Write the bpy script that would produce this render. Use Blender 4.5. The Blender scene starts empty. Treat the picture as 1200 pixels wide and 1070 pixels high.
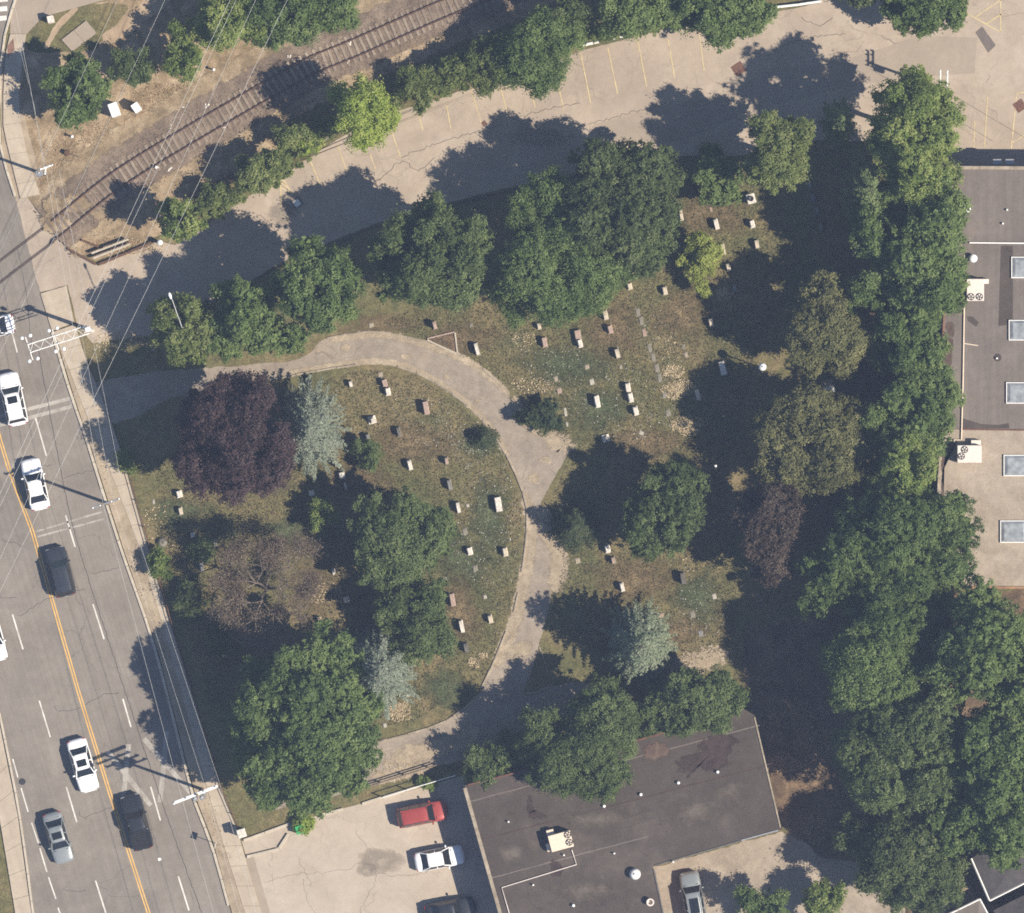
import bpy, math, random
import numpy as np
from mathutils import Vector

# ------------------------------------------------------------------ camera, sky, sun, exposure
CAM_H = 620.0            # flying height of the survey plane's camera, metres
MPP = 0.075              # metres on the ground for one photo pixel
scene = bpy.context.scene
cam_data = bpy.data.cameras.new('camera')
cam = bpy.data.objects.new('camera', cam_data)
scene.collection.objects.link(cam)
cam.location = (0, 0, CAM_H)
cam.rotation_euler = (0, 0, 0)
cam_data.sensor_width = 36
cam_data.lens = 36 * CAM_H / (1200 * MPP)
cam_data.clip_start = 10
cam_data.clip_end = 6000
scene.camera = cam

SUN_EL = math.radians(47.5)
SUN_DIR = Vector((0.94 * math.cos(SUN_EL), -0.335 * math.cos(SUN_EL), math.sin(SUN_EL))).normalized()   # towards the sun
world = bpy.data.worlds.new('World'); scene.world = world
world.use_nodes = True
wn = world.node_tree.nodes; wl = world.node_tree.links
sky = wn.new('ShaderNodeTexSky'); sky.sky_type = 'NISHITA'; sky.sun_disc = False
sky.sun_elevation = SUN_EL
sky.sun_rotation = math.atan2(SUN_DIR.x, SUN_DIR.y)
sky.air_density = 1.0; sky.dust_density = 0.4; sky.ozone_density = 4.0
wl.new(sky.outputs[0], wn['Background'].inputs[0])
wn['Background'].inputs[1].default_value = 0.065
sun_data = bpy.data.lights.new('sun', 'SUN'); sun_data.energy = 4.8
sun_data.angle = math.radians(0.53); sun_data.color = (1.0, 0.91, 0.77)
sun = bpy.data.objects.new('sun', sun_data); scene.collection.objects.link(sun)
sun.rotation_euler = SUN_DIR.to_track_quat('Z', 'Y').to_euler()
sun.location = (60, -20, 80)
vs = scene.view_settings
vs.view_transform = 'Standard'; vs.look = 'None'; vs.gamma = 1.0; vs.exposure = 0.75; vs.use_curve_mapping = False
scene.cycles.use_denoising = False      # keep the grain of a film-like aerial frame
scene.cycles.max_bounces = 6
scene.cycles.diffuse_bounces = 3
scene.cycles.transmission_bounces = 4
scene.cycles.pixel_filter_type = 'BLACKMAN_HARRIS'
scene.cycles.filter_width = 1.75       # soft aerial lens

# warm-day air between the plane and the ground
def build_haze():
    me = bpy.data.meshes.new('haze')
    X, z0, z1 = 1000, -1.0, CAM_H + 8
    me.from_pydata([(x, y, z) for z in (z0, z1) for x, y in ((-X, -X), (X, -X), (X, X), (-X, X))], [], [(3, 2, 1, 0), (4, 5, 6, 7), (0, 1, 5, 4), (1, 2, 6, 5), (2, 3, 7, 6), (3, 0, 4, 7)])
    m = bpy.data.materials.new('haze'); m.use_nodes = True; nt = m.node_tree
    nt.nodes.remove(nt.nodes['Principled BSDF'])
    v = nt.nodes.new('ShaderNodeVolumePrincipled'); v.inputs['Density'].default_value = 0.00016; v.inputs['Color'].default_value = (0.52, 0.66, 1.0, 1); v.inputs['Anisotropy'].default_value = 0.0
    nt.links.new(v.outputs[0], nt.nodes['Material Output'].inputs['Volume'])
    me.materials.append(m)
    o = bpy.data.objects.new('haze', me); scene.collection.objects.link(o); o['kind'] = 'stuff'; o.display_type = 'WIRE'
build_haze()
RNG = random.Random(7)
NP = np.random.default_rng(11)
COL = scene.collection

# ------------------------------------------------------------------ helpers
def P(px, py, h=0.0):
    """map position of a thing h metres tall whose top shows at this place of the aerial photograph"""
    k = (CAM_H - h) / CAM_H
    return ((px - 600) * MPP * k, (535 - py) * MPP * k)

def PL(pts, h=0.0):
    return [P(a, b, h) for a, b in pts]

class MB:
    def __init__(s): s.v = []; s.f = []
    def add(s, vs, fs):
        n = len(s.v); s.v += [tuple(a) for a in vs]; s.f += [tuple(i + n for i in f) for f in fs]; return s
    def box(s, c, size, rz=0.0, taper=1.0, tilt=None):
        """box standing on c (centre of its base)"""
        sx, sy, sz = size[0] / 2, size[1] / 2, size[2]
        co, si = math.cos(rz), math.sin(rz); vs = []
        for z, t in ((0, 1.0), (sz, taper)):
            for x, y in ((-sx, -sy), (sx, -sy), (sx, sy), (-sx, sy)):
                x *= t; y *= t
                vs.append((c[0] + x * co - y * si, c[1] + x * si + y * co, c[2] + z))
        return s.add(vs, [(3, 2, 1, 0), (4, 5, 6, 7), (0, 1, 5, 4), (1, 2, 6, 5), (2, 3, 7, 6), (3, 0, 4, 7)])
    def bevbox(s, c, size, rz=0.0, b=0.04):
        """box with chamfered top and vertical edges"""
        sx, sy, sz = size[0] / 2, size[1] / 2, size[2]
        co, si = math.cos(rz), math.sin(rz)
        def ring(hx, hy, z, k):
            pts = [(-hx + k, -hy), (hx - k, -hy), (hx, -hy + k), (hx, hy - k), (hx - k, hy), (-hx + k, hy), (-hx, hy - k), (-hx, -hy + k)]
            return [(c[0] + x * co - y * si, c[1] + x * si + y * co, c[2] + z) for x, y in pts]
        vs = ring(sx, sy, 0, b) + ring(sx, sy, sz - b, b) + ring(sx - b, sy - b, sz, b * 0.6)
        fs = [tuple(range(7, -1, -1)), tuple(range(16, 24))]
        for r in (0, 8):
            for i in range(8):
                j = (i + 1) % 8; fs.append((r + i, r + j, r + 8 + j, r + 8 + i))
        return s.add(vs, fs)
    def prism(s, poly, z0, z1):
        n = len(poly)
        vs = [(x, y, z0) for x, y in poly] + [(x, y, z1) for x, y in poly]
        area = sum(poly[i][0] * poly[(i + 1) % n][1] - poly[(i + 1) % n][0] * poly[i][1] for i in range(n))
        r = list(range(n))
        fs = []
        if area > 0:
            fs = [tuple(reversed(r)), tuple(n + i for i in r)] + [(i, (i + 1) % n, n + (i + 1) % n, n + i) for i in r]
        else:
            fs = [tuple(r), tuple(n + i for i in reversed(r))] + [((i + 1) % n, i, n + i, n + (i + 1) % n) for i in r]
        return s.add(vs, fs)
    def sheet(s, poly, z):
        n = len(poly)
        area = sum(poly[i][0] * poly[(i + 1) % n][1] - poly[(i + 1) % n][0] * poly[i][1] for i in range(n))
        idx = tuple(range(n)) if area > 0 else tuple(reversed(range(n)))
        return s.add([(x, y, z) for x, y in poly], [idx])
    def tube(s, pts, radii, n=8, cap=True):
        pts = [Vector(p) for p in pts]
        if not hasattr(radii, '__len__'): radii = [radii] * len(pts)
        vs = []; fs = []
        for i, p in enumerate(pts):
            a = pts[max(i - 1, 0)]; b = pts[min(i + 1, len(pts) - 1)]
            d = (b - a)
            d = d.normalized() if d.length > 1e-9 else Vector((0, 0, 1))
            ref = Vector((0, 0, 1)) if abs(d.z) < 0.9 else Vector((1, 0, 0))
            u = d.cross(ref).normalized(); w = u.cross(d).normalized()
            for k in range(n):
                t = 2 * math.pi * k / n
                q = p + (u * math.cos(t) + w * math.sin(t)) * radii[i]
                vs.append(q)
        for i in range(len(pts) - 1):
            for k in range(n):
                k2 = (k + 1) % n
                fs.append((i * n + k, (i + 1) * n + k, (i + 1) * n + k2, i * n + k2))
        if cap:
            fs.append(tuple(range(n)))
            fs.append(tuple((len(pts) - 1) * n + k for k in reversed(range(n))))
        return s.add(vs, fs)
    def lathe(s, prof, c=(0, 0, 0), n=16):
        vs = []; fs = []
        for r, z in prof:
            for k in range(n):
                t = 2 * math.pi * k / n
                vs.append((c[0] + r * math.cos(t), c[1] + r * math.sin(t), c[2] + z))
        m = len(prof)
        for i in range(m - 1):
            for k in range(n):
                k2 = (k + 1) % n
                fs.append((i * n + k, i * n + k2, (i + 1) * n + k2, (i + 1) * n + k))
        fs.append(tuple(reversed(range(n)))); fs.append(tuple((m - 1) * n + k for k in range(n)))
        return s.add(vs, fs)

def obj(name, mb, mat, parent=None, smooth=False):
    me = bpy.data.meshes.new(name)
    me.from_pydata(mb.v, [], mb.f)
    if smooth:
        me.polygons.foreach_set('use_smooth', [True] * len(me.polygons))
    me.update()
    me.materials.append(mat)
    o = bpy.data.objects.new(name, me); COL.objects.link(o)
    if parent is not None: o.parent = parent
    return o

def tag(o, label=None, cat=None, group=None, kind=None):
    if label: o['label'] = label
    if cat: o['category'] = cat
    if group: o['group'] = group
    if kind: o['kind'] = kind
    return o

def thing(name, label, cat, loc=(0, 0, 0), rz=0.0, group=None):
    o = bpy.data.objects.new(name, None); COL.objects.link(o)
    o.empty_display_size = 0.3
    o.location = loc if len(loc) == 3 else (loc[0], loc[1], 0)
    o.rotation_euler = (0, 0, rz)
    return tag(o, label, cat, group)

def copy_part(src, parent, name=None):
    c = src.copy(); COL.objects.link(c); c.parent = parent
    return c

def link_mesh(name, me, parent=None, loc=(0, 0, 0), rz=0.0):
    o = bpy.data.objects.new(name, me); COL.objects.link(o)
    o.location = loc; o.rotation_euler = (0, 0, rz)
    if parent is not None: o.parent = parent
    return o

def mesh_of(mb, name, mat, smooth=False):
    me = bpy.data.meshes.new(name); me.from_pydata(mb.v, [], mb.f)
    if smooth: me.polygons.foreach_set('use_smooth', [True] * len(me.polygons))
    me.materials.append(mat); return me

def smooth_line(pts, step=0.5, closed=False):
    """Catmull-Rom through points, resampled"""
    pts = [np.array(p, float) for p in pts]
    n = len(pts); out = []
    rng = range(n if closed else n - 1)
    for i in rng:
        if closed:
            p0, p1, p2, p3 = pts[(i - 1) % n], pts[i], pts[(i + 1) % n], pts[(i + 2) % n]
        else:
            p0, p1, p2, p3 = pts[max(i - 1, 0)], pts[i], pts[i + 1], pts[min(i + 2, n - 1)]
        m = max(1, int(np.linalg.norm(p2 - p1) / step))
        for k in range(m):
            t = k / m
            q = 0.5 * ((2 * p1) + (-p0 + p2) * t + (2 * p0 - 5 * p1 + 4 * p2 - p3) * t * t + (-p0 + 3 * p1 - 3 * p2 + p3) * t ** 3)
            out.append(tuple(q))
    if not closed: out.append(tuple(pts[-1]))
    return out

def ragged(poly, step=0.25, amp=0.12, smooth=True, seed=1):
    """polygon with an uneven, grown-over edge"""
    r = random.Random(seed)
    if smooth: pts = smooth_line(poly, step, True)
    else:
        pts = []
        n = len(poly)
        for i in range(n):
            a = poly[i]; b = poly[(i + 1) % n]
            m = max(1, int(math.hypot(b[0] - a[0], b[1] - a[1]) / step))
            for k in range(m): pts.append((a[0] + (b[0] - a[0]) * k / m, a[1] + (b[1] - a[1]) * k / m))
    out = []; w = 0.0
    n = len(pts)
    for i, p in enumerate(pts):
        a = pts[i - 1]; b = pts[(i + 1) % n]
        dx, dy = b[0] - a[0], b[1] - a[1]; L = math.hypot(dx, dy) or 1
        w = 0.7 * w + r.uniform(-1, 1) * amp * 0.6
        out.append((p[0] - dy / L * w, p[1] + dx / L * w))
    return out

def line_frames(pts, spacing, start=0.0):
    """points every `spacing` along a polyline with the heading there"""
    out = []; acc = -start
    nxt = 0.0
    pos = start * 0
    d = 0.0
    want = start
    for i in range(len(pts) - 1):
        a = pts[i]; b = pts[i + 1]
        L = math.hypot(b[0] - a[0], b[1] - a[1])
        while want <= d + L + 1e-9:
            t = (want - d) / L if L else 0
            out.append((a[0] + (b[0] - a[0]) * t, a[1] + (b[1] - a[1]) * t, math.atan2(b[1] - a[1], b[0] - a[0])))
            want += spacing
        d += L
    return out

def strip(pts, w, z):
    """flat band of width w along a polyline, as a mesh builder"""
    m = MB(); n = len(pts); vs = []
    for i, p in enumerate(pts):
        a = pts[max(i - 1, 0)]; b = pts[min(i + 1, n - 1)]
        dx, dy = b[0] - a[0], b[1] - a[1]; L = math.hypot(dx, dy) or 1
        nx, ny = -dy / L * w / 2, dx / L * w / 2
        vs += [(p[0] + nx, p[1] + ny, z), (p[0] - nx, p[1] - ny, z)]
    m.add(vs, [(2 * i, 2 * i + 1, 2 * i + 3, 2 * i + 2) for i in range(n - 1)])
    return m

def put_edge(me, val):
    at = me.attributes.new('edge', 'FLOAT', 'POINT'); at.data.foreach_set('value', val)
def decal(name, poly, z, mat, parent, rings=5):
    """patch of ground or stain that frays out towards its rim"""
    c = (sum(a for a, b in poly) / len(poly), sum(b for a, b in poly) / len(poly))
    m = MB(); n = len(poly); val = []
    for k in range(rings):
        f = 1 - k / rings
        m.v += [(c[0] + (a - c[0]) * f, c[1] + (b - c[1]) * f, z) for a, b in poly]; val += [1 - f] * n
    m.v.append((c[0], c[1], z)); val.append(1.0)
    area = sum(poly[i][0] * poly[(i + 1) % n][1] - poly[(i + 1) % n][0] * poly[i][1] for i in range(n))
    for k in range(rings - 1):
        for i in range(n):
            j = (i + 1) % n; q = (k * n + i, k * n + j, (k + 1) * n + j, (k + 1) * n + i); m.f.append(q if area > 0 else q[::-1])
    for i in range(n):
        q = ((rings - 1) * n + i, (rings - 1) * n + (i + 1) % n, rings * n); m.f.append(q if area > 0 else q[::-1])
    o = obj(name, m, mat, parent); put_edge(o.data, val); return o
def decal_band(name, line, w, z, mat, parent):
    """frayed band along a line (photo points)"""
    pts = smooth_line(PL(line), 0.4); m = MB(); val = []; offs = (-0.5, -0.25, 0.0, 0.25, 0.5); n = len(pts)
    for d in offs:
        m.v += [(x, y, z) for x, y in offset(pts, d * w)]
        val += [(1 - 2 * abs(d)) * min(1.0, i / 3, (n - 1 - i) / 3) for i in range(n)]
    m.f = [(r * n + i, r * n + i + 1, (r + 1) * n + i + 1, (r + 1) * n + i) for r in range(4) for i in range(n - 1)]
    o = obj(name, m, mat, parent); put_edge(o.data, val); return o
def offset(pts, d):
    out = []; n = len(pts)
    for i, p in enumerate(pts):
        a = pts[max(i - 1, 0)]; b = pts[min(i + 1, n - 1)]
        dx, dy = b[0] - a[0], b[1] - a[1]; L = math.hypot(dx, dy) or 1
        out.append((p[0] - dy / L * d, p[1] + dx / L * d))
    return out

def in_poly(x, y, poly):
    """vectorised point in polygon"""
    inside = np.zeros(len(x), bool); n = len(poly); j = n - 1
    for i in range(n):
        xi, yi = poly[i]; xj, yj = poly[j]
        c = ((yi > y) != (yj > y)) & (x < (xj - xi) * (y - yi) / ((yj - yi) or 1e-12) + xi)
        inside ^= c; j = i
    return inside

# ------------------------------------------------------------------ materials
def new_mat(name):
    m = bpy.data.materials.new(name); m.use_nodes = True
    nt = m.node_tree; b = nt.nodes['Principled BSDF']
    return m, nt, b

def plain(name, col, rough=0.7, metal=0.0, var=0.12, scale=6.0, spec=0.3):
    """even material with slight mottling"""
    m, nt, b = new_mat(name)
    tc = nt.nodes.new('ShaderNodeTexCoord'); n = nt.nodes.new('ShaderNodeTexNoise')
    n.inputs['Scale'].default_value = scale; n.inputs['Detail'].default_value = 5
    nt.links.new(tc.outputs['Object'], n.inputs['Vector'])
    r = nt.nodes.new('ShaderNodeValToRGB')
    r.color_ramp.elements[0].position = 0.3; r.color_ramp.elements[1].position = 0.7
    r.color_ramp.elements[0].color = (*[c * (1 - var) for c in col], 1)
    r.color_ramp.elements[1].color = (*[min(1, c * (1 + var)) for c in col], 1)
    nt.links.new(n.outputs['Fac'], r.inputs['Fac']); nt.links.new(r.outputs['Color'], b.inputs['Base Color'])
    b.inputs['Roughness'].default_value = rough; b.inputs['Metallic'].default_value = metal
    b.inputs['Specular IOR Level'].default_value = spec
    return m

def surface(name, stops, scale=0.3, grain=0.25, grain_scale=9.0, rough=0.95, cracks=None, streak=None,
            blotch=None, bump=0.3, specks=None, fray=None, soft=False):
    """ground or roof surface in metres: broad mottling, blotches, fine grain, optional cracks and wear streaks"""
    m, nt, b = new_mat(name); N = nt.nodes.new; L = nt.links.new
    geo = N('ShaderNodeNewGeometry'); pos = geo.outputs['Position']
    n1 = N('ShaderNodeTexNoise'); n1.inputs['Scale'].default_value = scale; n1.inputs['Detail'].default_value = 8
    n1.inputs['Roughness'].default_value = 0.62; n1.inputs['Distortion'].default_value = 0.6
    L(pos, n1.inputs['Vector'])
    r = N('ShaderNodeValToRGB'); cr = r.color_ramp
    while len(cr.elements) < len(stops): cr.elements.new(0.5)
    for e, (p, c) in zip(cr.elements, stops): e.position = p; e.color = (*c, 1)
    L(n1.outputs['Fac'], r.inputs['Fac']); out = r.outputs['Color']
    def mul(col, fac_socket, lo, hi):
        mr = N('ShaderNodeMapRange'); mr.inputs['From Min'].default_value = 0.25; mr.inputs['From Max'].default_value = 0.75
        mr.inputs['To Min'].default_value = lo; mr.inputs['To Max'].default_value = hi
        L(fac_socket, mr.inputs['Value'])
        mx = N('ShaderNodeVectorMath'); mx.operation = 'SCALE'
        L(col, mx.inputs[0]); L(mr.outputs[0], mx.inputs['Scale']); return mx.outputs[0]
    g = N('ShaderNodeTexNoise'); g.inputs['Scale'].default_value = grain_scale; g.inputs['Detail'].default_value = 6
    g.inputs['Roughness'].default_value = 0.75
    L(pos, g.inputs['Vector'])
    out = mul(out, g.outputs['Fac'], 1 - grain, 1 + grain)
    g2 = N('ShaderNodeTexNoise'); g2.inputs['Scale'].default_value = 1.7; g2.inputs['Detail'].default_value = 5
    L(pos, g2.inputs['Vector'])
    out = mul(out, g2.outputs['Fac'], 1 - grain * 0.45, 1 + grain * 0.45)
    def mix(col, fac, c2, amount=1.0):
        mm = N('ShaderNodeMix'); mm.data_type = 'RGBA'
        if amount != 1.0:
            k = N('ShaderNodeMath'); k.operation = 'MULTIPLY'; k.inputs[1].default_value = amount
            L(fac, k.inputs[0]); fac = k.outputs[0]
        L(fac, mm.inputs[0]); L(col, mm.inputs[6]); mm.inputs[7].default_value = (*c2, 1); return mm.outputs[2]
    def thresh(fac, a, bb):
        mr = N('ShaderNodeMapRange'); mr.inputs['From Min'].default_value = a; mr.inputs['From Max'].default_value = bb
        L(fac, mr.inputs['Value']); return mr.outputs[0]
    if blotch:
        for sc_, a, bb, c2, am in blotch:
            n3 = N('ShaderNodeTexNoise'); n3.inputs['Scale'].default_value = sc_; n3.inputs['Detail'].default_value = 7
            n3.inputs['Roughness'].default_value = 0.65
            mp = N('ShaderNodeVectorMath'); mp.operation = 'ADD'; mp.inputs[1].default_value = (sc_ * 91.7, sc_ * -37.1, 3.3)
            L(pos, mp.inputs[0]); L(mp.outputs[0], n3.inputs['Vector'])
            out = mix(out, thresh(n3.outputs['Fac'], a, bb), c2, am)
    if streak:
        ang, across, along, lo, hi = streak
        mp = N('ShaderNodeMapping'); mp.inputs['Rotation'].default_value = (0, 0, -ang)
        mp.vector_type = 'POINT'
        L(pos, mp.inputs['Vector'])
        ms = N('ShaderNodeVectorMath'); ms.operation = 'MULTIPLY'; ms.inputs[1].default_value = (along, across, 1)
        L(mp.outputs[0], ms.inputs[0])
        n4 = N('ShaderNodeTexNoise'); n4.inputs['Scale'].default_value = 1.0; n4.inputs['Detail'].default_value = 6
        n4.inputs['Roughness'].default_value = 0.7
        L(ms.outputs[0], n4.inputs['Vector'])
        out = mul(out, n4.outputs['Fac'], lo, hi)
    if cracks:
        for sc_, wdt, c2, am in cracks:
            nd = N('ShaderNodeTexNoise'); nd.inputs['Scale'].default_value = 0.9; nd.inputs['Detail'].default_value = 6
            L(pos, nd.inputs['Vector'])
            sb = N('ShaderNodeVectorMath'); sb.operation = 'MULTIPLY_ADD'
            sb.inputs[1].default_value = (1.6, 1.6, 0); L(nd.outputs['Color'], sb.inputs[0]); L(pos, sb.inputs[2])
            fl = N('ShaderNodeVectorMath'); fl.operation = 'MULTIPLY'; fl.inputs[1].default_value = (1, 1, 0); L(sb.outputs[0], fl.inputs[0])
            vo = N('ShaderNodeTexVoronoi'); vo.feature = 'DISTANCE_TO_EDGE'; vo.inputs['Scale'].default_value = sc_
            L(fl.outputs[0], vo.inputs['Vector'])
            inv = N('ShaderNodeMapRange'); inv.inputs['From Min'].default_value = 0; inv.inputs['From Max'].default_value = wdt * sc_
            inv.inputs['To Min'].default_value = 1; inv.inputs['To Max'].default_value = 0
            L(vo.outputs['Distance'], inv.inputs['Value'])
            mk = N('ShaderNodeTexNoise'); mk.inputs['Scale'].default_value = 0.16; mk.inputs['Detail'].default_value = 3
            L(pos, mk.inputs['Vector'])
            mul_ = N('ShaderNodeMath'); mul_.operation = 'MULTIPLY'
            L(inv.outputs[0], mul_.inputs[0]); L(thresh(mk.outputs['Fac'], 0.42, 0.58), mul_.inputs[1])
            out = mix(out, mul_.outputs[0], c2, am)
    if specks:
        for sc_, a, bb, c2, am in specks:
            n5 = N('ShaderNodeTexNoise'); n5.inputs['Scale'].default_value = sc_; n5.inputs['Detail'].default_value = 2
            L(pos, n5.inputs['Vector'])
            out = mix(out, thresh(n5.outputs['Fac'], a, bb), c2, am)
    L(out, b.inputs['Base Color'])
    b.inputs['Roughness'].default_value = rough; b.inputs['Specular IOR Level'].default_value = 0.15
    if bump:
        bp = N('ShaderNodeBump'); bp.inputs['Strength'].default_value = bump; bp.inputs['Distance'].default_value = 0.04
        L(g.outputs['Fac'], bp.inputs['Height']); L(bp.outputs[0], b.inputs['Normal'])
    if fray:
        at = N('ShaderNodeAttribute'); at.attribute_name = 'edge'
        nf = N('ShaderNodeTexNoise'); nf.inputs['Scale'].default_value = fray; nf.inputs['Detail'].default_value = 6; nf.inputs['Roughness'].default_value = 0.7
        L(pos, nf.inputs['Vector'])
        ad = N('ShaderNodeMath'); ad.operation = 'MULTIPLY_ADD'; ad.inputs[1].default_value = 0.62; L(at.outputs['Fac'], ad.inputs[0]); L(nf.outputs['Fac'], ad.inputs[2])
        al = thresh(ad.outputs[0], *((0.64, 0.74) if not soft else (0.5, 1.05)))
        tr = N('ShaderNodeBsdfTransparent'); ms_ = N('ShaderNodeMixShader'); L(al, ms_.inputs[0]); L(tr.outputs[0], ms_.inputs[1]); L(b.outputs[0], ms_.inputs[2])
        L(ms_.outputs[0], nt.nodes['Material Output'].inputs['Surface'])
    return m

def leaf_mat(name, dark, mid, light, trans=0.46, rough=0.55):
    m, nt, b = new_mat(name); N = nt.nodes.new; L = nt.links.new
    at = N('ShaderNodeAttribute'); at.attribute_name = 'tint'
    r = N('ShaderNodeValToRGB'); cr = r.color_ramp; cr.elements.new(0.5)
    for e, p, c in zip(cr.elements, (0.0, 0.5, 1.0), (dark, mid, light)): e.position = p; e.color = (*c, 1)
    L(at.outputs['Fac'], r.inputs['Fac'])
    L(r.outputs['Color'], b.inputs['Base Color']); b.inputs['Roughness'].default_value = rough
    b.inputs['Specular IOR Level'].default_value = 0.25
    tr = N('ShaderNodeBsdfTranslucent'); L(r.outputs['Color'], tr.inputs['Color'])
    mx = N('ShaderNodeMixShader'); mx.inputs[0].default_value = trans
    L(b.outputs[0], mx.inputs[1]); L(tr.outputs[0], mx.inputs[2])
    L(mx.outputs[0], nt.nodes['Material Output'].inputs['Surface'])
    return m

ROAD_ANG = math.atan2(-522, 164)       # heading of the avenue on the map
M = {}
M['asphalt'] = surface('avenue_asphalt', [(0.3, (0.19, 0.165, 0.14)), (0.55, (0.228, 0.2, 0.17)), (0.75, (0.265, 0.233, 0.2))], 0.22, 0.16, 14,
    streak=(ROAD_ANG, 3.2, 0.02, 0.86, 1.12), cracks=[(0.16, 0.03, (0.06, 0.055, 0.05), 0.6)],
    blotch=[(0.12, 0.52, 0.7, (0.14, 0.12, 0.105), 0.6)])
M['lot'] = surface('parking_asphalt', [(0.3, (0.325, 0.262, 0.2)), (0.55, (0.385, 0.315, 0.242)), (0.75, (0.435, 0.362, 0.285))], 0.3, 0.14, 12,
    cracks=[(0.22, 0.035, (0.15, 0.12, 0.1), 0.75), (0.6, 0.02, (0.19, 0.16, 0.13), 0.5)],
    blotch=[(0.1, 0.5, 0.7, (0.29, 0.235, 0.19), 0.7), (1.1, 0.62, 0.78, (0.21, 0.17, 0.14), 0.5)])
M['lot_patch'] = surface('smooth_newer_asphalt', [(0.3, (0.285, 0.232, 0.18)), (0.7, (0.345, 0.285, 0.222))], 0.3, 0.1, 16)
M['south_lot'] = surface('worn_pale_asphalt', [(0.3, (0.37, 0.31, 0.245)), (0.55, (0.42, 0.355, 0.285)), (0.75, (0.47, 0.40, 0.32))], 0.3, 0.12, 12,
    cracks=[(0.2, 0.04, (0.2, 0.17, 0.14), 0.7)], blotch=[(0.25, 0.6, 0.75, (0.27, 0.23, 0.19), 0.6)])
M['concrete'] = surface('sidewalk_concrete', [(0.3, (0.37, 0.305, 0.23)), (0.55, (0.43, 0.36, 0.275)), (0.75, (0.48, 0.41, 0.32))], 0.5, 0.12, 12,
    blotch=[(0.7, 0.58, 0.75, (0.3, 0.25, 0.19), 0.6)], streak=(ROAD_ANG, 2.2, 0.03, 0.88, 1.08))
M['kerb'] = surface('kerb_concrete', [(0.3, (0.4, 0.345, 0.27)), (0.7, (0.52, 0.46, 0.37))], 0.8, 0.2, 10)
M['oldkerb'] = surface('weathered_kerb_concrete', [(0.3, (0.22, 0.18, 0.125)), (0.7, (0.4, 0.34, 0.26))], 0.9, 0.3, 8)
M['boulevard'] = surface('bare_verge', [(0.3, (0.27, 0.21, 0.145)), (0.55, (0.36, 0.29, 0.205)), (0.75, (0.42, 0.345, 0.255))], 0.5, 0.25, 9,
    blotch=[(0.8, 0.6, 0.72, (0.14, 0.12, 0.06), 0.8)], streak=(ROAD_ANG, 2.5, 0.06, 0.85, 1.1))
M['lawn'] = surface('parched_lawn', [(0.30, (0.080, 0.086, 0.035)), (0.44, (0.118, 0.109, 0.047)), (0.56, (0.156, 0.128, 0.060)), (0.75, (0.22, 0.166, 0.089))], 0.16, 0.75, 6.5,
    blotch=[(0.3, 0.56, 0.68, (0.082, 0.099, 0.046), 0.6), (0.6, 0.6, 0.74, (0.22, 0.166, 0.088), 0.6), (2.6, 0.6, 0.72, (0.07, 0.072, 0.033), 0.5)],
    specks=[(9.0, 0.64, 0.70, (0.32, 0.28, 0.19), 0.55), (5.0, 0.64, 0.72, (0.25, 0.19, 0.11), 0.5)], bump=1.0)
M['dry'] = surface('burnt_grass', [(0.3, (0.165, 0.122, 0.068)), (0.5, (0.28, 0.205, 0.125)), (0.7, (0.43, 0.335, 0.225))], 0.45, 0.6, 8,
    blotch=[(0.5, 0.58, 0.7, (0.13, 0.11, 0.055), 0.7)], bump=0.7)
M['dirt'] = surface('bare_dirt', [(0.3, (0.27, 0.195, 0.125)), (0.55, (0.36, 0.27, 0.18)), (0.75, (0.45, 0.35, 0.245))], 0.4, 0.3, 8, bump=0.6)
M['path'] = surface('gravelly_old_asphalt', [(0.3, (0.225, 0.187, 0.148)), (0.52, (0.285, 0.238, 0.188)), (0.75, (0.35, 0.29, 0.225))], 0.3, 0.32, 9,
    blotch=[(0.45, 0.58, 0.7, (0.37, 0.285, 0.2), 0.55), (1.2, 0.64, 0.75, (0.14, 0.105, 0.07), 0.7)],
    cracks=[(0.35, 0.03, (0.11, 0.09, 0.07), 0.6)], bump=0.5)
M['ballast'] = surface('railway_ballast', [(0.3, (0.13, 0.097, 0.07)), (0.55, (0.195, 0.148, 0.108)), (0.75, (0.27, 0.207, 0.152))], 0.4, 0.55, 7, bump=1.0,
    blotch=[(0.3, 0.56, 0.7, (0.2, 0.145, 0.095), 0.6)])
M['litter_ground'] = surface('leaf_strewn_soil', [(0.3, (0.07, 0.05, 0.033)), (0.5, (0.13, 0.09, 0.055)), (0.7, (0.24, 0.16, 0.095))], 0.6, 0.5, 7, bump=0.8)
M['tie'] = surface('weathered_tie', [(0.36, (0.15, 0.112, 0.085)), (0.64, (0.34, 0.28, 0.215))], 0.09, 0.25, 9)
M['rust'] = plain('rusty_steel', (0.15, 0.075, 0.05), 0.7, 0.3, 0.3)
M['railhead'] = plain('worn_rail', (0.16, 0.095, 0.07), 0.45, 0.6, 0.3)
M['white_paint'] = surface('white_road_paint', [(0.3, (0.42, 0.39, 0.35)), (0.6, (0.68, 0.65, 0.59))], 0.6, 0.15, 12, blotch=[(3.0, 0.62, 0.72, (0.25, 0.22, 0.19), 0.8)])
M['faded_paint'] = surface('faded_white_paint', [(0.3, (0.25, 0.22, 0.19)), (0.6, (0.40, 0.37, 0.325))], 0.8, 0.15, 10, blotch=[(2.5, 0.55, 0.7, (0.2, 0.175, 0.15), 0.9)])
M['yellow_paint'] = surface('yellow_road_paint', [(0.3, (0.52, 0.3, 0.08)), (0.6, (0.68, 0.42, 0.14))], 0.6, 0.15, 12)
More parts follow.
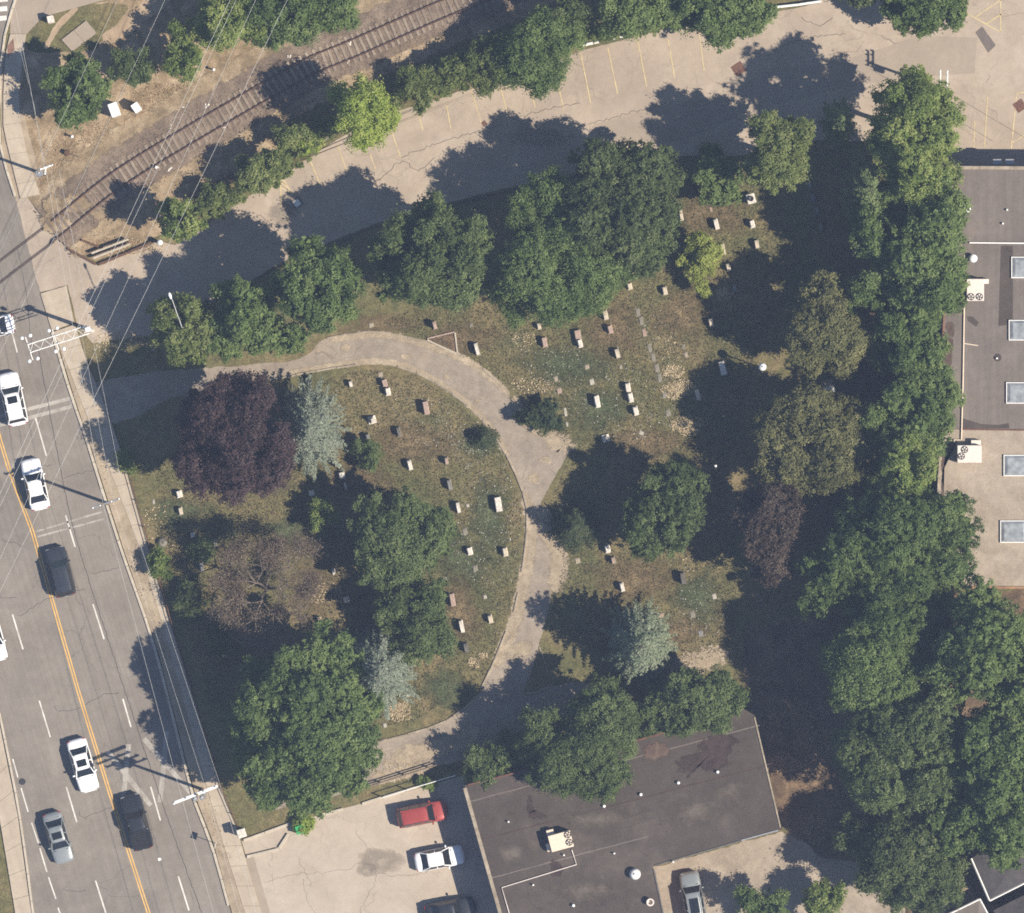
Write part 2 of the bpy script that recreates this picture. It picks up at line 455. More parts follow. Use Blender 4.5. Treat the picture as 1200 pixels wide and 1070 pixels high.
M['lot_yellow'] = surface('faded_yellow_paint', [(0.3, (0.45, 0.36, 0.19)), (0.6, (0.55, 0.45, 0.26))], 0.7, 0.12, 10, blotch=[(1.6, 0.5, 0.68, (0.38, 0.30, 0.22), 0.95)])
M['tar'] = plain('tar_seal', (0.055, 0.05, 0.047), 0.6)
M['white_metal'] = plain('white_painted_metal', (0.78, 0.76, 0.72), 0.45, 0, 0.06)
M['grey_metal'] = plain('galvanised_metal', (0.42, 0.42, 0.42), 0.4, 0.7, 0.12)
M['alu_wire'] = plain('aluminium_wire', (0.5, 0.49, 0.46), 0.5, 0.0, 0.1)
M['dark_metal'] = plain('dark_metal', (0.05, 0.05, 0.052), 0.5, 0.3, 0.15)
M['hvac'] = plain('cream_sheet_metal', (0.70, 0.58, 0.45), 0.5, 0, 0.07)
M['hvac_w'] = plain('pale_sheet_metal', (0.68, 0.60, 0.53), 0.5, 0, 0.07)
M['wood_pole'] = plain('grey_timber_pole', (0.2, 0.155, 0.115), 0.9, 0, 0.25)
M['timber'] = plain('brown_timber', (0.11, 0.06, 0.038), 0.9, 0, 0.3)
M['bark'] = plain('bark', (0.10, 0.078, 0.058), 0.95, 0, 0.35, 4)
M['grey_bark'] = plain('grey_dead_bark', (0.17, 0.135, 0.108), 0.95, 0, 0.3, 4)
M['roof_dark'] = surface('dark_bitumen_roof', [(0.3, (0.062, 0.05, 0.043)), (0.55, (0.083, 0.068, 0.058)), (0.75, (0.115, 0.094, 0.079))], 0.16, 0.2, 9,
    blotch=[(0.22, 0.56, 0.72, (0.135, 0.112, 0.09), 0.7), (0.9, 0.62, 0.72, (0.045, 0.037, 0.034), 0.7), (0.1, 0.6, 0.8, (0.11, 0.085, 0.065), 0.7)],
    cracks=[(0.35, 0.03, (0.04, 0.033, 0.03), 0.5)])
M['roof_brown'] = surface('brown_membrane_roof', [(0.3, (0.135, 0.112, 0.097)), (0.55, (0.172, 0.145, 0.126)), (0.75, (0.215, 0.184, 0.16))], 0.2, 0.15, 9,
    streak=(math.pi / 2, 1.6, 0.05, 0.82, 1.15), blotch=[(0.3, 0.6, 0.75, (0.23, 0.185, 0.15), 0.6)])
M['roof_tan'] = surface('gravelled_tan_roof', [(0.3, (0.275, 0.222, 0.168)), (0.55, (0.345, 0.287, 0.223)), (0.75, (0.41, 0.35, 0.28))], 0.3, 0.25, 8,
    blotch=[(0.4, 0.6, 0.75, (0.21, 0.16, 0.12), 0.7)])
M['roof_house'] = surface('dark_shingle_roof', [(0.3, (0.055, 0.05, 0.05)), (0.7, (0.09, 0.08, 0.078))], 0.6, 0.25, 10)
M['stain'] = surface('rust_stained_felt', [(0.3, (0.2, 0.12, 0.07)), (0.5, (0.33, 0.19, 0.1)), (0.7, (0.25, 0.18, 0.13))], 0.9, 0.3, 8)
M['wet_stain'] = surface('dark_roof_stain', [(0.3, (0.05, 0.034, 0.03)), (0.7, (0.085, 0.055, 0.046))], 0.8, 0.3, 8)
M['dirt_f'] = surface('frayed_dirt', [(0.3, (0.26, 0.205, 0.14)), (0.55, (0.34, 0.275, 0.195)), (0.75, (0.43, 0.355, 0.26))], 0.4, 0.45, 8, bump=0.6, fray=2.6)
M['brown_f'] = surface('frayed_dead_grass', [(0.3, (0.125, 0.094, 0.05)), (0.55, (0.175, 0.13, 0.07)), (0.75, (0.24, 0.18, 0.1))], 0.5, 0.75, 6.5, bump=0.8, fray=0.9, soft=True)
M['green_f'] = surface('frayed_green_grass', [(0.3, (0.058, 0.076, 0.034)), (0.55, (0.088, 0.105, 0.05)), (0.75, (0.125, 0.135, 0.07))], 0.5, 0.8, 6.5, bump=0.8, fray=0.9, soft=True)
M['stain_f'] = surface('frayed_rust_stain', [(0.3, (0.085, 0.06, 0.048)), (0.55, (0.115, 0.08, 0.062)), (0.75, (0.15, 0.11, 0.086))], 0.9, 0.4, 8, fray=1.1)
M['wet_f'] = surface('frayed_dark_stain', [(0.3, (0.042, 0.03, 0.028)), (0.7, (0.07, 0.05, 0.044))], 0.8, 0.4, 8, fray=1.1)
M['pond_f'] = surface('dried_pond_silt', [(0.3, (0.1, 0.083, 0.068)), (0.7, (0.15, 0.125, 0.102))], 0.8, 0.3, 8, fray=0.9, soft=True)
M['oil_f'] = surface('frayed_oil_stain', [(0.3, (0.25, 0.21, 0.165)), (0.7, (0.33, 0.28, 0.22))], 0.8, 0.3, 8, fray=0.9, soft=True)
M['brick'] = surface('brown_brick', [(0.3, (0.16, 0.09, 0.06)), (0.7, (0.24, 0.14, 0.1))], 0.8, 0.25, 10)
M['glass'] = plain('tinted_car_glass', (0.015, 0.017, 0.02), 0.08, 0, 0.05, 3, 0.6)
M['sky_glass'] = plain('skylight_glazing', (0.27, 0.285, 0.295), 0.2, 0, 0.3, 2.0, 0.8)
M['tyre'] = plain('tyre_rubber', (0.02, 0.02, 0.02), 0.85)
M['rim'] = plain('wheel_rim', (0.5, 0.5, 0.5), 0.3, 0.8)
M['lamp_white'] = plain('white_lamp_plastic', (0.82, 0.82, 0.8), 0.35, 0, 0.03)
M['lens_red'] = plain('red_tail_lens', (0.3, 0.01, 0.01), 0.2)
M['granite_w'] = plain('pale_granite', (0.6, 0.55, 0.48), 0.7, 0, 0.32, 6)
M['granite_c'] = plain('cream_limestone', (0.50, 0.43, 0.33), 0.8, 0, 0.25, 7)
M['granite_p'] = plain('pink_granite', (0.36, 0.262, 0.21), 0.7, 0, 0.3, 9)
M['granite_g'] = plain('grey_granite', (0.2, 0.195, 0.185), 0.6, 0, 0.25, 9)
M['granite_d'] = plain('dark_weathered_stone', (0.12, 0.11, 0.095), 0.8, 0, 0.3, 7)
M['granite_w_flat'] = plain('weathered_pale_stone', (0.4, 0.37, 0.31), 0.85, 0, 0.3, 6)
M['granite_c_flat'] = plain('weathered_cream_stone', (0.33, 0.275, 0.2), 0.85, 0, 0.3, 6)
M['granite_p_flat'] = plain('weathered_pink_stone', (0.33, 0.23, 0.18), 0.85, 0, 0.3, 6)
M['stone_flat'] = plain('sunken_grey_stone', (0.21, 0.19, 0.15), 0.85, 0, 0.3, 6)
M['green_plastic'] = plain('green_plastic', (0.04, 0.33, 0.1), 0.5)
def paint(name, col, metal=0.0, rough=0.28):
    m = plain(name, col, rough, metal, 0.03, 2.0, 0.5)
    b = m.node_tree.nodes['Principled BSDF']; b.inputs['Coat Weight'].default_value = 0.35; b.inputs['Coat Roughness'].default_value = 0.08
    return m
M['car_white'] = paint('white_car_paint', (0.82, 0.82, 0.82))
M['car_silver'] = paint('silver_car_paint', (0.36, 0.38, 0.37), 0.5, 0.32)
M['car_dark'] = paint('dark_grey_car_paint', (0.045, 0.05, 0.06), 0.3)
M['car_black'] = paint('black_car_paint', (0.028, 0.03, 0.036), 0.2)
M['car_red'] = paint('red_car_paint', (0.36, 0.065, 0.055), 0.2)

G = {}
G['green'] = leaf_mat('leaf_green', (0.062, 0.099, 0.026), (0.148, 0.215, 0.064), (0.266, 0.332, 0.116))
G['deep'] = leaf_mat('leaf_deep_green', (0.052, 0.076, 0.025), (0.114, 0.153, 0.053), (0.204, 0.244, 0.094))
G['bluegreen'] = leaf_mat('leaf_dark_bluish_green', (0.039, 0.063, 0.026), (0.078, 0.108, 0.046), (0.143, 0.171, 0.074))
G['olive'] = leaf_mat('leaf_olive', (0.061, 0.091, 0.027), (0.134, 0.182, 0.060), (0.235, 0.285, 0.114))
G['olivebrown'] = leaf_mat('leaf_olive_brown', (0.093, 0.100, 0.035), (0.186, 0.190, 0.074), (0.306, 0.293, 0.129))
G['bright'] = leaf_mat('leaf_bright_green', (0.098, 0.148, 0.031), (0.215, 0.279, 0.072), (0.364, 0.405, 0.133))
G['olivebright'] = leaf_mat('leaf_light_olive', (0.088, 0.120, 0.029), (0.183, 0.228, 0.067), (0.309, 0.342, 0.126))
G['lime'] = leaf_mat('leaf_lime', (0.169, 0.228, 0.032), (0.325, 0.410, 0.078), (0.494, 0.536, 0.147))
G['yellow'] = leaf_mat('leaf_yellow_green', (0.22, 0.25, 0.05), (0.4, 0.46, 0.11), (0.55, 0.58, 0.18))
G['purple'] = leaf_mat('leaf_purple', (0.035, 0.02, 0.02), (0.075, 0.045, 0.047), (0.13, 0.085, 0.08))
G['plum'] = leaf_mat('leaf_brown_plum', (0.05, 0.035, 0.028), (0.095, 0.068, 0.052), (0.15, 0.115, 0.085))
G['spruce'] = leaf_mat('needle_blue_grey', (0.085, 0.11, 0.075), (0.18, 0.21, 0.15), (0.3, 0.325, 0.24), 0.15)
G['spruce2'] = leaf_mat('needle_silver_green', (0.08, 0.11, 0.06), (0.17, 0.205, 0.125), (0.3, 0.325, 0.215), 0.15)
G['conifer'] = leaf_mat('needle_olive_green', (0.066, 0.097, 0.030), (0.139, 0.182, 0.064), (0.254, 0.291, 0.121), 0.15)
G['brown'] = leaf_mat('leaf_withered_brown', (0.065, 0.048, 0.032), (0.14, 0.105, 0.072), (0.25, 0.195, 0.14), 0.2)
G['litter'] = leaf_mat('fallen_leaf', (0.2, 0.12, 0.06), (0.36, 0.25, 0.14), (0.55, 0.43, 0.28), 0.1)
G['pale_litter'] = leaf_mat('bleached_straw', (0.3, 0.22, 0.12), (0.5, 0.4, 0.24), (0.68, 0.57, 0.38), 0.1)
G['white_fleck'] = leaf_mat('white_clover_and_scraps', (0.32, 0.31, 0.27), (0.5, 0.49, 0.44), (0.72, 0.7, 0.66), 0.1)
G['grass'] = leaf_mat('grass_blade', (0.055, 0.06, 0.026), (0.1, 0.09, 0.042), (0.19, 0.15, 0.08), 0.25)

# ------------------------------------------------------------------ the setting
def struct(name, mb, mat):
    return tag(obj(name, mb, mat), kind='structure')

g = MB(); g.sheet([(-900, -900), (900, -900), (900, 900), (-900, 900)], 0.0)
ground = struct('ground', g, M['lawn'])

# --- avenue
KERB = [(25, -25), (10, 25), (3, 63), (0, 110), (0, 169), (18, 232), (47, 343), (61, 389), (83, 462), (103.5, 522), (109, 540), (141, 641), (182, 762), (227, 936), (247, 987), (270, 1067), (290, 1140)]
LEFTK = [(58, 1190), (39, 1070), (22.7, 951), (0, 835), (-60, 520), (-110, 240), (-150, -25)]
road = struct('avenue', MB().sheet(PL(KERB + LEFTK), 0.008), M['asphalt'])
def marking(name, a, b, w, mat, z=0.012, parent=None):
    return obj(name, strip([P(*a), P(*b)], w, z), mat, parent if parent is not None else road)
def zz(k, x0, y0, pts): return [(x0 + x / k, y0 + y / k) for x, y in pts]
K4 = 3.963
YL = [(-12, 470), (0, 515), (10, 548), (38, 623), (91, 807.5), (126, 921), (174, 1069.5), (196, 1140)]
for off in (-1.5, 1.5):
    obj('centre_line', strip([P(x + off * 0.95, y - off * 0.28) for x, y in YL], 0.11, 0.012), M['yellow_paint'], road)
for a, b in [((14, 389), (20, 413)), ((41.6, 489.5), (54.3, 534)), ((77, 604), (88, 641)), ((109, 708), (122, 749)), ((144, 819), (153.5, 852)), ((176.6, 922), (188, 961.5)), ((209, 1027), (221.5, 1067)),
             ((14.6, 720), (27, 761)), ((46, 821), (59, 864)), ((77.7, 922), (90, 963.5)), ((112, 1032), (124, 1070))]:
    marking('lane_dash', a, b, 0.13, M['white_paint'])
for a, b in [((15, 889.5), (21, 911)), ((24.7, 923.6), (33, 951.5)), ((37, 964), (45, 988)), ((46.7, 994), (55, 1022)), ((56.8, 1028), (65.6, 1053.6)), ((68, 1063.7), (78, 1093))]:
    marking('edge_dash', a, b, 0.11, M['white_paint'])
# stop bars before the railway crossing (wide, pale and a faded older pair)
for a, b in [((-20, 492.5), (33, 479.5)), ((33, 479.5), (84, 466.5)), ((-20, 503), (33, 490)), ((33, 490), (87, 475.5))]:
    marking('stop_bar', a, b, 0.32, M['faded_paint'])
for a, b in [((42, 623), (119, 600)), ((44, 629), (122, 608))]:
    marking('faded_stop_bar', a, b, 0.16, M['faded_paint'])
# railway X markings in both lanes
for i, (a, b) in enumerate(zz(K4, 0, 800, p) for p in [[(500, 320), (700, 570)], [(598, 285), (573, 535)], [(668, 260), (885, 510)], [(775, 225), (743, 555)]]):
    marking('crossing_mark', a, b, 0.42, M['faded_paint'], 0.012 + 0.002 * (i % 2))
# crosswalk bars at the far corner
for a, b in [((-30, 13), (8.5, 10)), ((-30, 24), (8, 21)), ((-30, 2), (9, -1))]:
    marking('crosswalk_bar', a, b, 0.42, M['white_paint'])
# sealed seams and cracks
def crack(pts, w, parent, z, amp=0.12, seed=0, mat=None):
    w *= 0.75; amp *= 1.3; r = random.Random(seed); q = smooth_line(PL(pts), 0.22)
    q = [(x + r.uniform(-amp, amp), y + r.uniform(-amp, amp)) for x, y in q]
    return obj('crack', strip(q, w, z), mat or M['tar'], parent)
crack([(45, 410), (70, 545), (92, 640), (140, 790), (190, 940), (240, 1080)], 0.07, road, 0.0155, 0.03, 1)
crack([(20, 290), (30, 340), (38, 420)], 0.05, road, 0.0155, 0.03, 2)
for i, pts in enumerate([[(100, 690), (60, 700), (22, 722)], [(75, 560), (110, 550)], [(132, 945), (100, 958), (92, 952)], [(95, 830), (70, 833), (62, 828)], [(108, 673), (140, 665)],
                         [(28, 640), (0, 632)], [(100, 826), (120, 815), (140, 812)], [(75, 1043), (102, 1045)], [(30, 550), (60, 545)], [(-5, 700), (20, 700)]]):
    crack(pts, 0.045, road, 0.0155, 0.08, 10 + i)
for i, (x, y) in enumerate([(26, 916), (187, 1007)]):
    c = P(x, y); q_ = 1.0 if i == 0 else 0.5; obj('manhole_cover', MB().lathe([(0.3 * q_, 0.0), (0.3 * q_, 0.012), (0.24 * q_, 0.014)], (c[0], c[1], 0.006), 20), M['dark_metal' if i == 0 else 'white_metal'], road)

# --- sidewalks: kerb stones, verge, slabs
def slabs(name, inner, outer, n, mat, z=0.13, gap=0.02):
    """n slabs between two edge lines, each slab an object of its own"""
    base = None
    def at(line, t):
        d = [0]
        for i in range(len(line) - 1): d.append(d[-1] + math.hypot(line[i + 1][0] - line[i][0], line[i + 1][1] - line[i][1]))
        w = t * d[-1]
        for i in range(len(line) - 1):
            if w <= d[i + 1] + 1e-9:
                s = (w - d[i]) / (d[i + 1] - d[i]); return (line[i][0] + (line[i + 1][0] - line[i][0]) * s, line[i][1] + (line[i + 1][1] - line[i][1]) * s)
        return line[-1]
    A = PL(inner); B = PL(outer)
    base = struct(name, MB().prism(A + B[::-1], 0.0, z - 0.03), M['tar'])
    for i in range(n):
        t0 = (i + 0.006) / n; t1 = (i + 1 - 0.006) / n
        a0, a1, b0, b1 = at(A, t0), at(A, t1), at(B, t0), at(B, t1)
        dz = RNG.uniform(-0.008, 0.008)
        obj('paving_slab', MB().prism([a0, a1, b1, b0], z - 0.06, z + dz), mat, base)
    return base
def kerbstones(parent, line, w, z0, z1, mat, length=2.4, name='kerb_stone', jig=0.0):
    pts = smooth_line(PL(line), 0.4)
    fr = line_frames(pts, length)
    for i in range(len(fr) - 1):
        if jig > 0 and RNG.random() < 0.14: continue
        a = fr[i]; b = fr[i + 1]
        dx, dy = b[0] - a[0], b[1] - a[1]; L = math.hypot(dx, dy); ang = math.atan2(dy, dx)
        o = obj(name, MB().bevbox((0, 0, 0), (L - 0.02, w, z1 - z0), 0, min(0.03, w * 0.2)), mat, parent)
        j = RNG.uniform(-jig, jig)
        o.location = ((a[0] + b[0]) / 2 - math.sin(ang) * j, (a[1] + b[1]) / 2 + math.cos(ang) * j, z0 + RNG.uniform(-jig, jig) * 0.3)
        o.rotation_euler = (0, 0, ang + RNG.uniform(-jig, jig) * 0.3)

SW_IN = [(62, 389), (76, 420), (99, 480), (116, 520), (127, 546), (160, 632), (190, 730), (222, 845), (246, 936), (267, 1005), (292, 1085)]
SW_OUT = [(88, 380), (100, 420), (121, 470), (139, 520), (150, 556), (170, 628), (202, 739), (236, 850), (258, 924), (277, 968), (298, 1042), (312, 1085)]
walk = slabs('sidewalk', SW_IN, SW_OUT, 30, M['concrete'])
verge_poly = PL(KERB[7:] )
verge = struct('verge', MB().prism(PL([(64, 389), (86, 462), (106, 522), (112, 540), (144, 641), (185, 762), (230, 936), (250, 987), (276, 1085)] + SW_IN[::-1][:-1]), 0.0, 0.095), M['boulevard'])
kerbstones(walk, [(61, 389), (83, 462), (104, 522), (109, 540), (141, 641), (182, 762), (227, 936), (247, 987), (274, 1085)], 0.24, 0.0, 0.135, M['kerb'])
obj('tactile_slab', MB().prism(PL([(47.5, 344), (78, 335), (87, 378), (61, 388)]), 0.0, 0.11), M['concrete'], walk)

north_walk = slabs('sidewalk_north', [(12, 40), (6, 66), (4, 110), (4, 150), (12.5, 186), (24, 233)], [(31, 40), (27, 66), (22, 110), (24, 140), (33, 185), (47, 228)], 11, M['concrete'])
kerbstones(north_walk, [(25, -20), (9.5, 25), (2.5, 63), (-0.5, 110), (0, 169), (18, 231)], 0.22, 0.0, 0.15, M['kerb'])
obj('tactile_plate', MB().prism(PL([(9, 54), (16, 45), (17, 58), (9, 68)]), 0.128, 0.146), M['brick'], north_walk)
shoulder = struct('shoulder', MB().sheet(PL([(0, 60), (30, 60), (24, 120), (40, 180), (50, 230), (18, 233), (2, 170), (1, 110)]), 0.0095), M['boulevard'])
trail = struct('trail', MB().sheet(PL([(25, -30), (12, 25), (12, 40), (31, 40), (50, 20), (93, 8), (140, -5), (150, -30)]), 0.014), M['lot_patch'])
west_walk = slabs('sidewalk_west', [(-3, 836), (20.5, 953), (36.5, 1070), (44, 1110)], [(-22, 860), (0, 961), (18, 1070), (24, 1110)], 9, M['concrete'])
kerbstones(west_walk, [(-1, 835), (22, 951), (38.5, 1070), (44, 1110)], 0.2, 0.0, 0.14, M['kerb'])

# --- dry ground beside the railway, dirt tracks
dry_ground = struct('dry_ground', MB().sheet(ragged(PL([(31, 44), (60, 22), (95, 10), (150, -8), (230, -30), (430, -30), (560, -30), (430, 60), (330, 130), (330, 175), (280, 205), (230, 235), (190, 275), (150, 292), (112, 305), (80, 290), (58, 262), (48, 230), (30, 170), (24, 120)]), 0.3, 0.15, False, 3), 0.004), M['dry'])
dirt_track = struct('dirt_track', MB().sheet(ragged(PL([(210, -8), (180, 18), (150, 40), (128, 50), (120, 42), (140, 26), (165, 8), (175, -8)]), 0.3, 0.15, True, 4), 0.010), M['dirt'])
worn_path = struct('worn_path', MB().sheet(ragged(PL([(92, 10), (76, 26), (62, 45), (56, 58), (51, 56), (58, 40), (72, 20), (88, 8)]), 0.3, 0.08, True, 5), 0.010), M['dirt'])
grass_corner = struct('worn_grass', MB().sheet(ragged(PL([(30, 42), (48, 20), (88, 9), (130, 4), (150, 10), (120, 45), (110, 58), (62, 62), (36, 60)]), 0.3, 0.1, True, 6), 0.007), M['lawn'])

# --- railway
TRACK = [(-80, 380), (8, 312), (63, 270), (136, 212), (220, 160), (304.7, 110.8), (360, 79.6), (417.5, 55.7), (523, 9.3), (640, -38), (760, -85)]
TL = smooth_line(PL(TRACK), 0.5)
def offset(pts, d):
    out = []; n = len(pts)
    for i, p in enumerate(pts):
        a = pts[max(i - 1, 0)]; b = pts[min(i + 1, n - 1)]
        dx, dy = b[0] - a[0], b[1] - a[1]; L = math.hypot(dx, dy) or 1
        out.append((p[0] - dy / L * d, p[1] + dx / L * d))
    return out
BED = [p for p in TL if p[0] > P(60, 0)[0]]
bed = MB()
rows = [(3.4, 0.012), (2.3, 0.14), (1.35, 0.2), (0.0, 0.2), (-1.35, 0.2), (-2.0, 0.14), (-2.8, 0.012)]
rb = random.Random(5); vs_ = []
for d, z in rows:
    q = offset(BED, d)
    for (x, y) in q: vs_.append((x + rb.uniform(-0.06, 0.06), y + rb.uniform(-0.06, 0.06), z + rb.uniform(-0.02, 0.02) * (z > 0.05)))
nb = len(BED); bed.add(vs_, [(r * nb + i, r * nb + i + 1, (r + 1) * nb + i + 1, (r + 1) * nb + i) for r in range(len(rows) - 1) for i in range(nb - 1)][::1])
bed.f = [tuple(reversed(f)) for f in bed.f]
railbed = struct('railway_bed', bed, M['ballast'])
# loose ballast stones as real relief
def pebbles(name, pts, size, mat, parent=None, kind='stuff', zf=0.0):
    v = []; f = []
    for (x, y, z) in pts:
        s = size * RNG.uniform(0.5, 1.3); n = len(v); a = RNG.uniform(0, 6.28)
        for k in range(4):
            t = a + k * math.pi / 2 + RNG.uniform(-0.3, 0.3); v.append((x + s * math.cos(t), y + s * math.sin(t), z))
        v.append((x + RNG.uniform(-.3, .3) * s, y + RNG.uniform(-.3, .3) * s, z + s * RNG.uniform(0.5, 0.9)))
        f += [(n, n + 1, n + 4), (n + 1, n + 2, n + 4), (n + 2, n + 3, n + 4), (n + 3, n, n + 4)]
    m = MB(); m.v = v; m.f = f
    o = obj(name, m, mat, parent); tag(o, kind=kind); return o
stones = []
for k in range(9000):
    i = RNG.randrange(nb - 1); d = RNG.uniform(-2.7, 3.2); p = offset(BED[i:i + 2], d)[0]
    zz_ = 0.2 if abs(d) < 1.35 else 0.2 - (abs(d) - 1.35) * 0.1
    stones.append((p[0] + RNG.uniform(-.3, .3), p[1] + RNG.uniform(-.3, .3), max(0.01, zz_ - 0.01)))
pebbles('ballast_stones', stones, 0.075, M['ballast'], railbed)
tie_me = mesh_of(MB().bevbox((0, 0, 0), (0.24, 2.55, 0.1), 0, 0.02), 'railway_tie', M['tie'])
for (x, y, a) in line_frames(BED, 0.6):
    if x > 52: break
    o = link_mesh('railway_tie', tie_me, railbed, (x, y, 0.155 + RNG.uniform(-0.02, 0.02)), a + RNG.uniform(-0.05, 0.05))
for d in (0.755, -0.755):
    m = MB(); q = offset(TL, d)
    prof = [(-0.07, 0), (0.07, 0), (0.035, 0.06), (0.037, 0.15), (-0.037, 0.15), (-0.035, 0.06)]
    vs_ = []; n = len(q)
    for i, p in enumerate(q):
        a = q[max(i - 1, 0)]; b = q[min(i + 1, n - 1)]; dx, dy = b[0] - a[0], b[1] - a[1]; L = math.hypot(dx, dy)
        on_bed = 1.0 if p[0] > P(60, 0)[0] else 0.0
        zb = 0.25 if on_bed else -0.125
        for (s, z) in prof: vs_.append((p[0] - dy / L * s, p[1] + dx / L * s, zb + z))
    m.add(vs_, [(i * 6 + k, i * 6 + (k + 1) % 6, (i + 1) * 6 + (k + 1) % 6, (i + 1) * 6 + k) for i in range(n - 1) for k in range(6)])
    obj('rail', m, M['railhead'], railbed)
M['dry_f'] = surface('frayed_burnt_grass', [(0.3, (0.18, 0.135, 0.08)), (0.5, (0.28, 0.21, 0.13)), (0.7, (0.4, 0.315, 0.21))], 0.5, 0.5, 9, bump=0.7, fray=1.3)
def bed_z(d):
    a_ = abs(d); e0, e1 = (2.3, 3.4) if d > 0 else (2.0, 2.8)
    return 0.2 if a_ < 1.35 else 0.2 - 0.06 * (a_ - 1.35) / (e0 - 1.35) if a_ < e0 else max(0.0, 0.14 - 0.128 * (a_ - e0) / (e1 - e0))
for d_, w_ in ((3.2, 2.0), (-2.7, 1.9)):
    m_ = MB(); val_ = []; nq = len(BED)
    for dd in (-0.5, -0.25, 0, 0.25, 0.5):
        D_ = d_ + dd * w_; m_.v += [(x, y, bed_z(D_) + 0.035) for x, y in offset(BED, D_)]; val_ += [1 - 2 * abs(dd)] * nq
    m_.f = [(r * nq + i, r * nq + i + 1, (r + 1) * nq + i + 1, (r + 1) * nq + i)[::-1] for r in range(4) for i in range(nq - 1)]
    if d_ < 0 or True: m_.f = [f[::-1] for f in m_.f]
    put_edge(obj('dry_margin', m_, M['dry_f'], railbed).data, val_)
for k_, (x_, y_, rx_, ry_) in enumerate([(66, 262, 26, 16), (90, 240, 24, 14), (60, 240, 18, 20), (118, 250, 20, 10)]):
    rr_ = random.Random(500 + k_); decal('dry_margin', [P(x_ + rx_ * rr_.uniform(.7, 1.3) * math.cos(t * .6), y_ + ry_ * rr_.uniform(.7, 1.3) * math.sin(t * .6)) for t in range(10)], 0.235 + 0.004 * k_, M['dry_f'], railbed)
# flangeway gaps where the track crosses the asphalt
XL = [p for p in TL if P(-60, 0)[0] < p[0] <= P(60, 0)[0]]
for d in (0.66, -0.66, 0.84, -0.84):
    obj('flangeway', strip(offset(XL, d), 0.07, 0.0175), M['tar'], road)

# --- north parking lot
LOT = [(18, 233), (47, 230), (57, 262), (78, 290), (115, 312), (186, 283), (205, 287), (240, 264), (300, 224), (329, 205), (358, 187), (398, 162), (460, 132), (530, 110), (560, 100), (600, 98), (640, 76), (680, 60), (755, 40), (800, 30), (895, 18), (960, 3), (990, -60), (1400, -60), (1400, 230), (1105, 230), (1095, 170), (1020, 165), (960, 165), (860, 184), (800, 183), (700, 197), (560, 228), (440, 262), (340, 302), (260, 347), (180, 392), (108, 402), (90, 379), (79, 334), (47, 343)]
lot = struct('parking_lot', MB().sheet(ragged(PL(LOT), 0.3, 0.06, False, 8), 0.0115), M['lot'])
obj('asphalt_patch', MB().sheet(ragged(PL([(696, 145), (760, 130), (860, 105), (900, 82), (990, 70), (1040, 55), (1075, 42), (1145, 44), (1142, 86), (1080, 90), (1000, 100), (880, 130), (800, 165), (700, 175)]), 0.3, 0.03, False, 9), 0.0155), M['lot_patch'], lot)
obj('asphalt_patch', MB().sheet(PL([(1143, 38), (1151, 31), (1167, 53), (1158, 62)]), 0.0195), M['roof_brown'], lot)
obj('asphalt_patch', MB().sheet(ragged(PL([(840, 68), (880, 58), (886, 66), (846, 80)]), 0.3, 0.02, False, 9), 0.0192), M['lot'], lot)
STALLS = [zz(K4, 300, 0, p) for p in [[(250, 740), (300, 865)], [(378, 670), (425, 805)], [(530, 715), (555, 785)], [(620, 580), (672, 735)], [(745, 500), (775, 605)], [(885, 490), (905, 600)], [(995, 405), (1045, 570)], [(1135, 400), (1178, 570)], [(120, 815), (170, 910)], [(112, 820), (118, 960)]]] + \
         [zz(K4, 600, 0, p) for p in [[(80, 395), (108, 500)], [(215, 400), (240, 505)], [(318, 240), (365, 480)], [(445, 220), (490, 435)], [(583, 185), (625, 400)], [(725, 185), (755, 360)], [(868, 150), (892, 325)]]] + \
         [zz(K4, 900, 0, p) for p in [[(1020, 450), (1005, 685)], [(1155, 430), (1130, 690)], [(920, 60), (1080, 150)], [(1080, 0), (1080, 150)], [(962, 80), (1080, 0)], [(1015, 110), (1085, 65)], [(1135, 662), (1230, 605)], [(960, 560), (955, 690)], [(1160, 430), (1230, 430)]]]
for a, b in STALLS: marking('stall_line', a, b, 0.11, M['lot_yellow'], 0.0235, lot)
for y in (835, 860, 885): 
    a, b = zz(K4, 300, 0, [(112, y - 15), (112 + (y - 800) * 0.6, y + 12)]); marking('stall_line', a, b, 0.11, M['lot_yellow'], 0.0232, lot)
for i, pts in enumerate([[(470, 185), (500, 172), (540, 160), (590, 145)], [(440, 215), (470, 190), (490, 200), (510, 185)], [(300, 250), (320, 262)], [(690, 146), (740, 132), (790, 120)], [(905, 60), (940, 45), (990, 40)], [(940, 20), (960, 30), (975, 22)], [(600, 140), (640, 128), (680, 120)]]):
    crack(pts, 0.05, lot, 0.0272, 0.1, 40 + i, M['roof_dark'])
for i, (x, y, s) in enumerate([(348, 238, 0.55), (865.5, 80.7, 0.6), (567.5, 144.6, 0.4), (1195, 124, 0.55)]):
    c = P(x, y)
    if s > 0.5: obj('drain_frame', MB().box((c[0], c[1], 0.012), (s * 1.7, s * 1.7, 0.012), 0.6), M['rust'] if i else M['roof_brown'], lot)
    obj('drain_cover', MB().box((c[0], c[1], 0.02), (s, s, 0.014), 0.6), M['white_metal'] if i == 0 else M['rust'], lot)

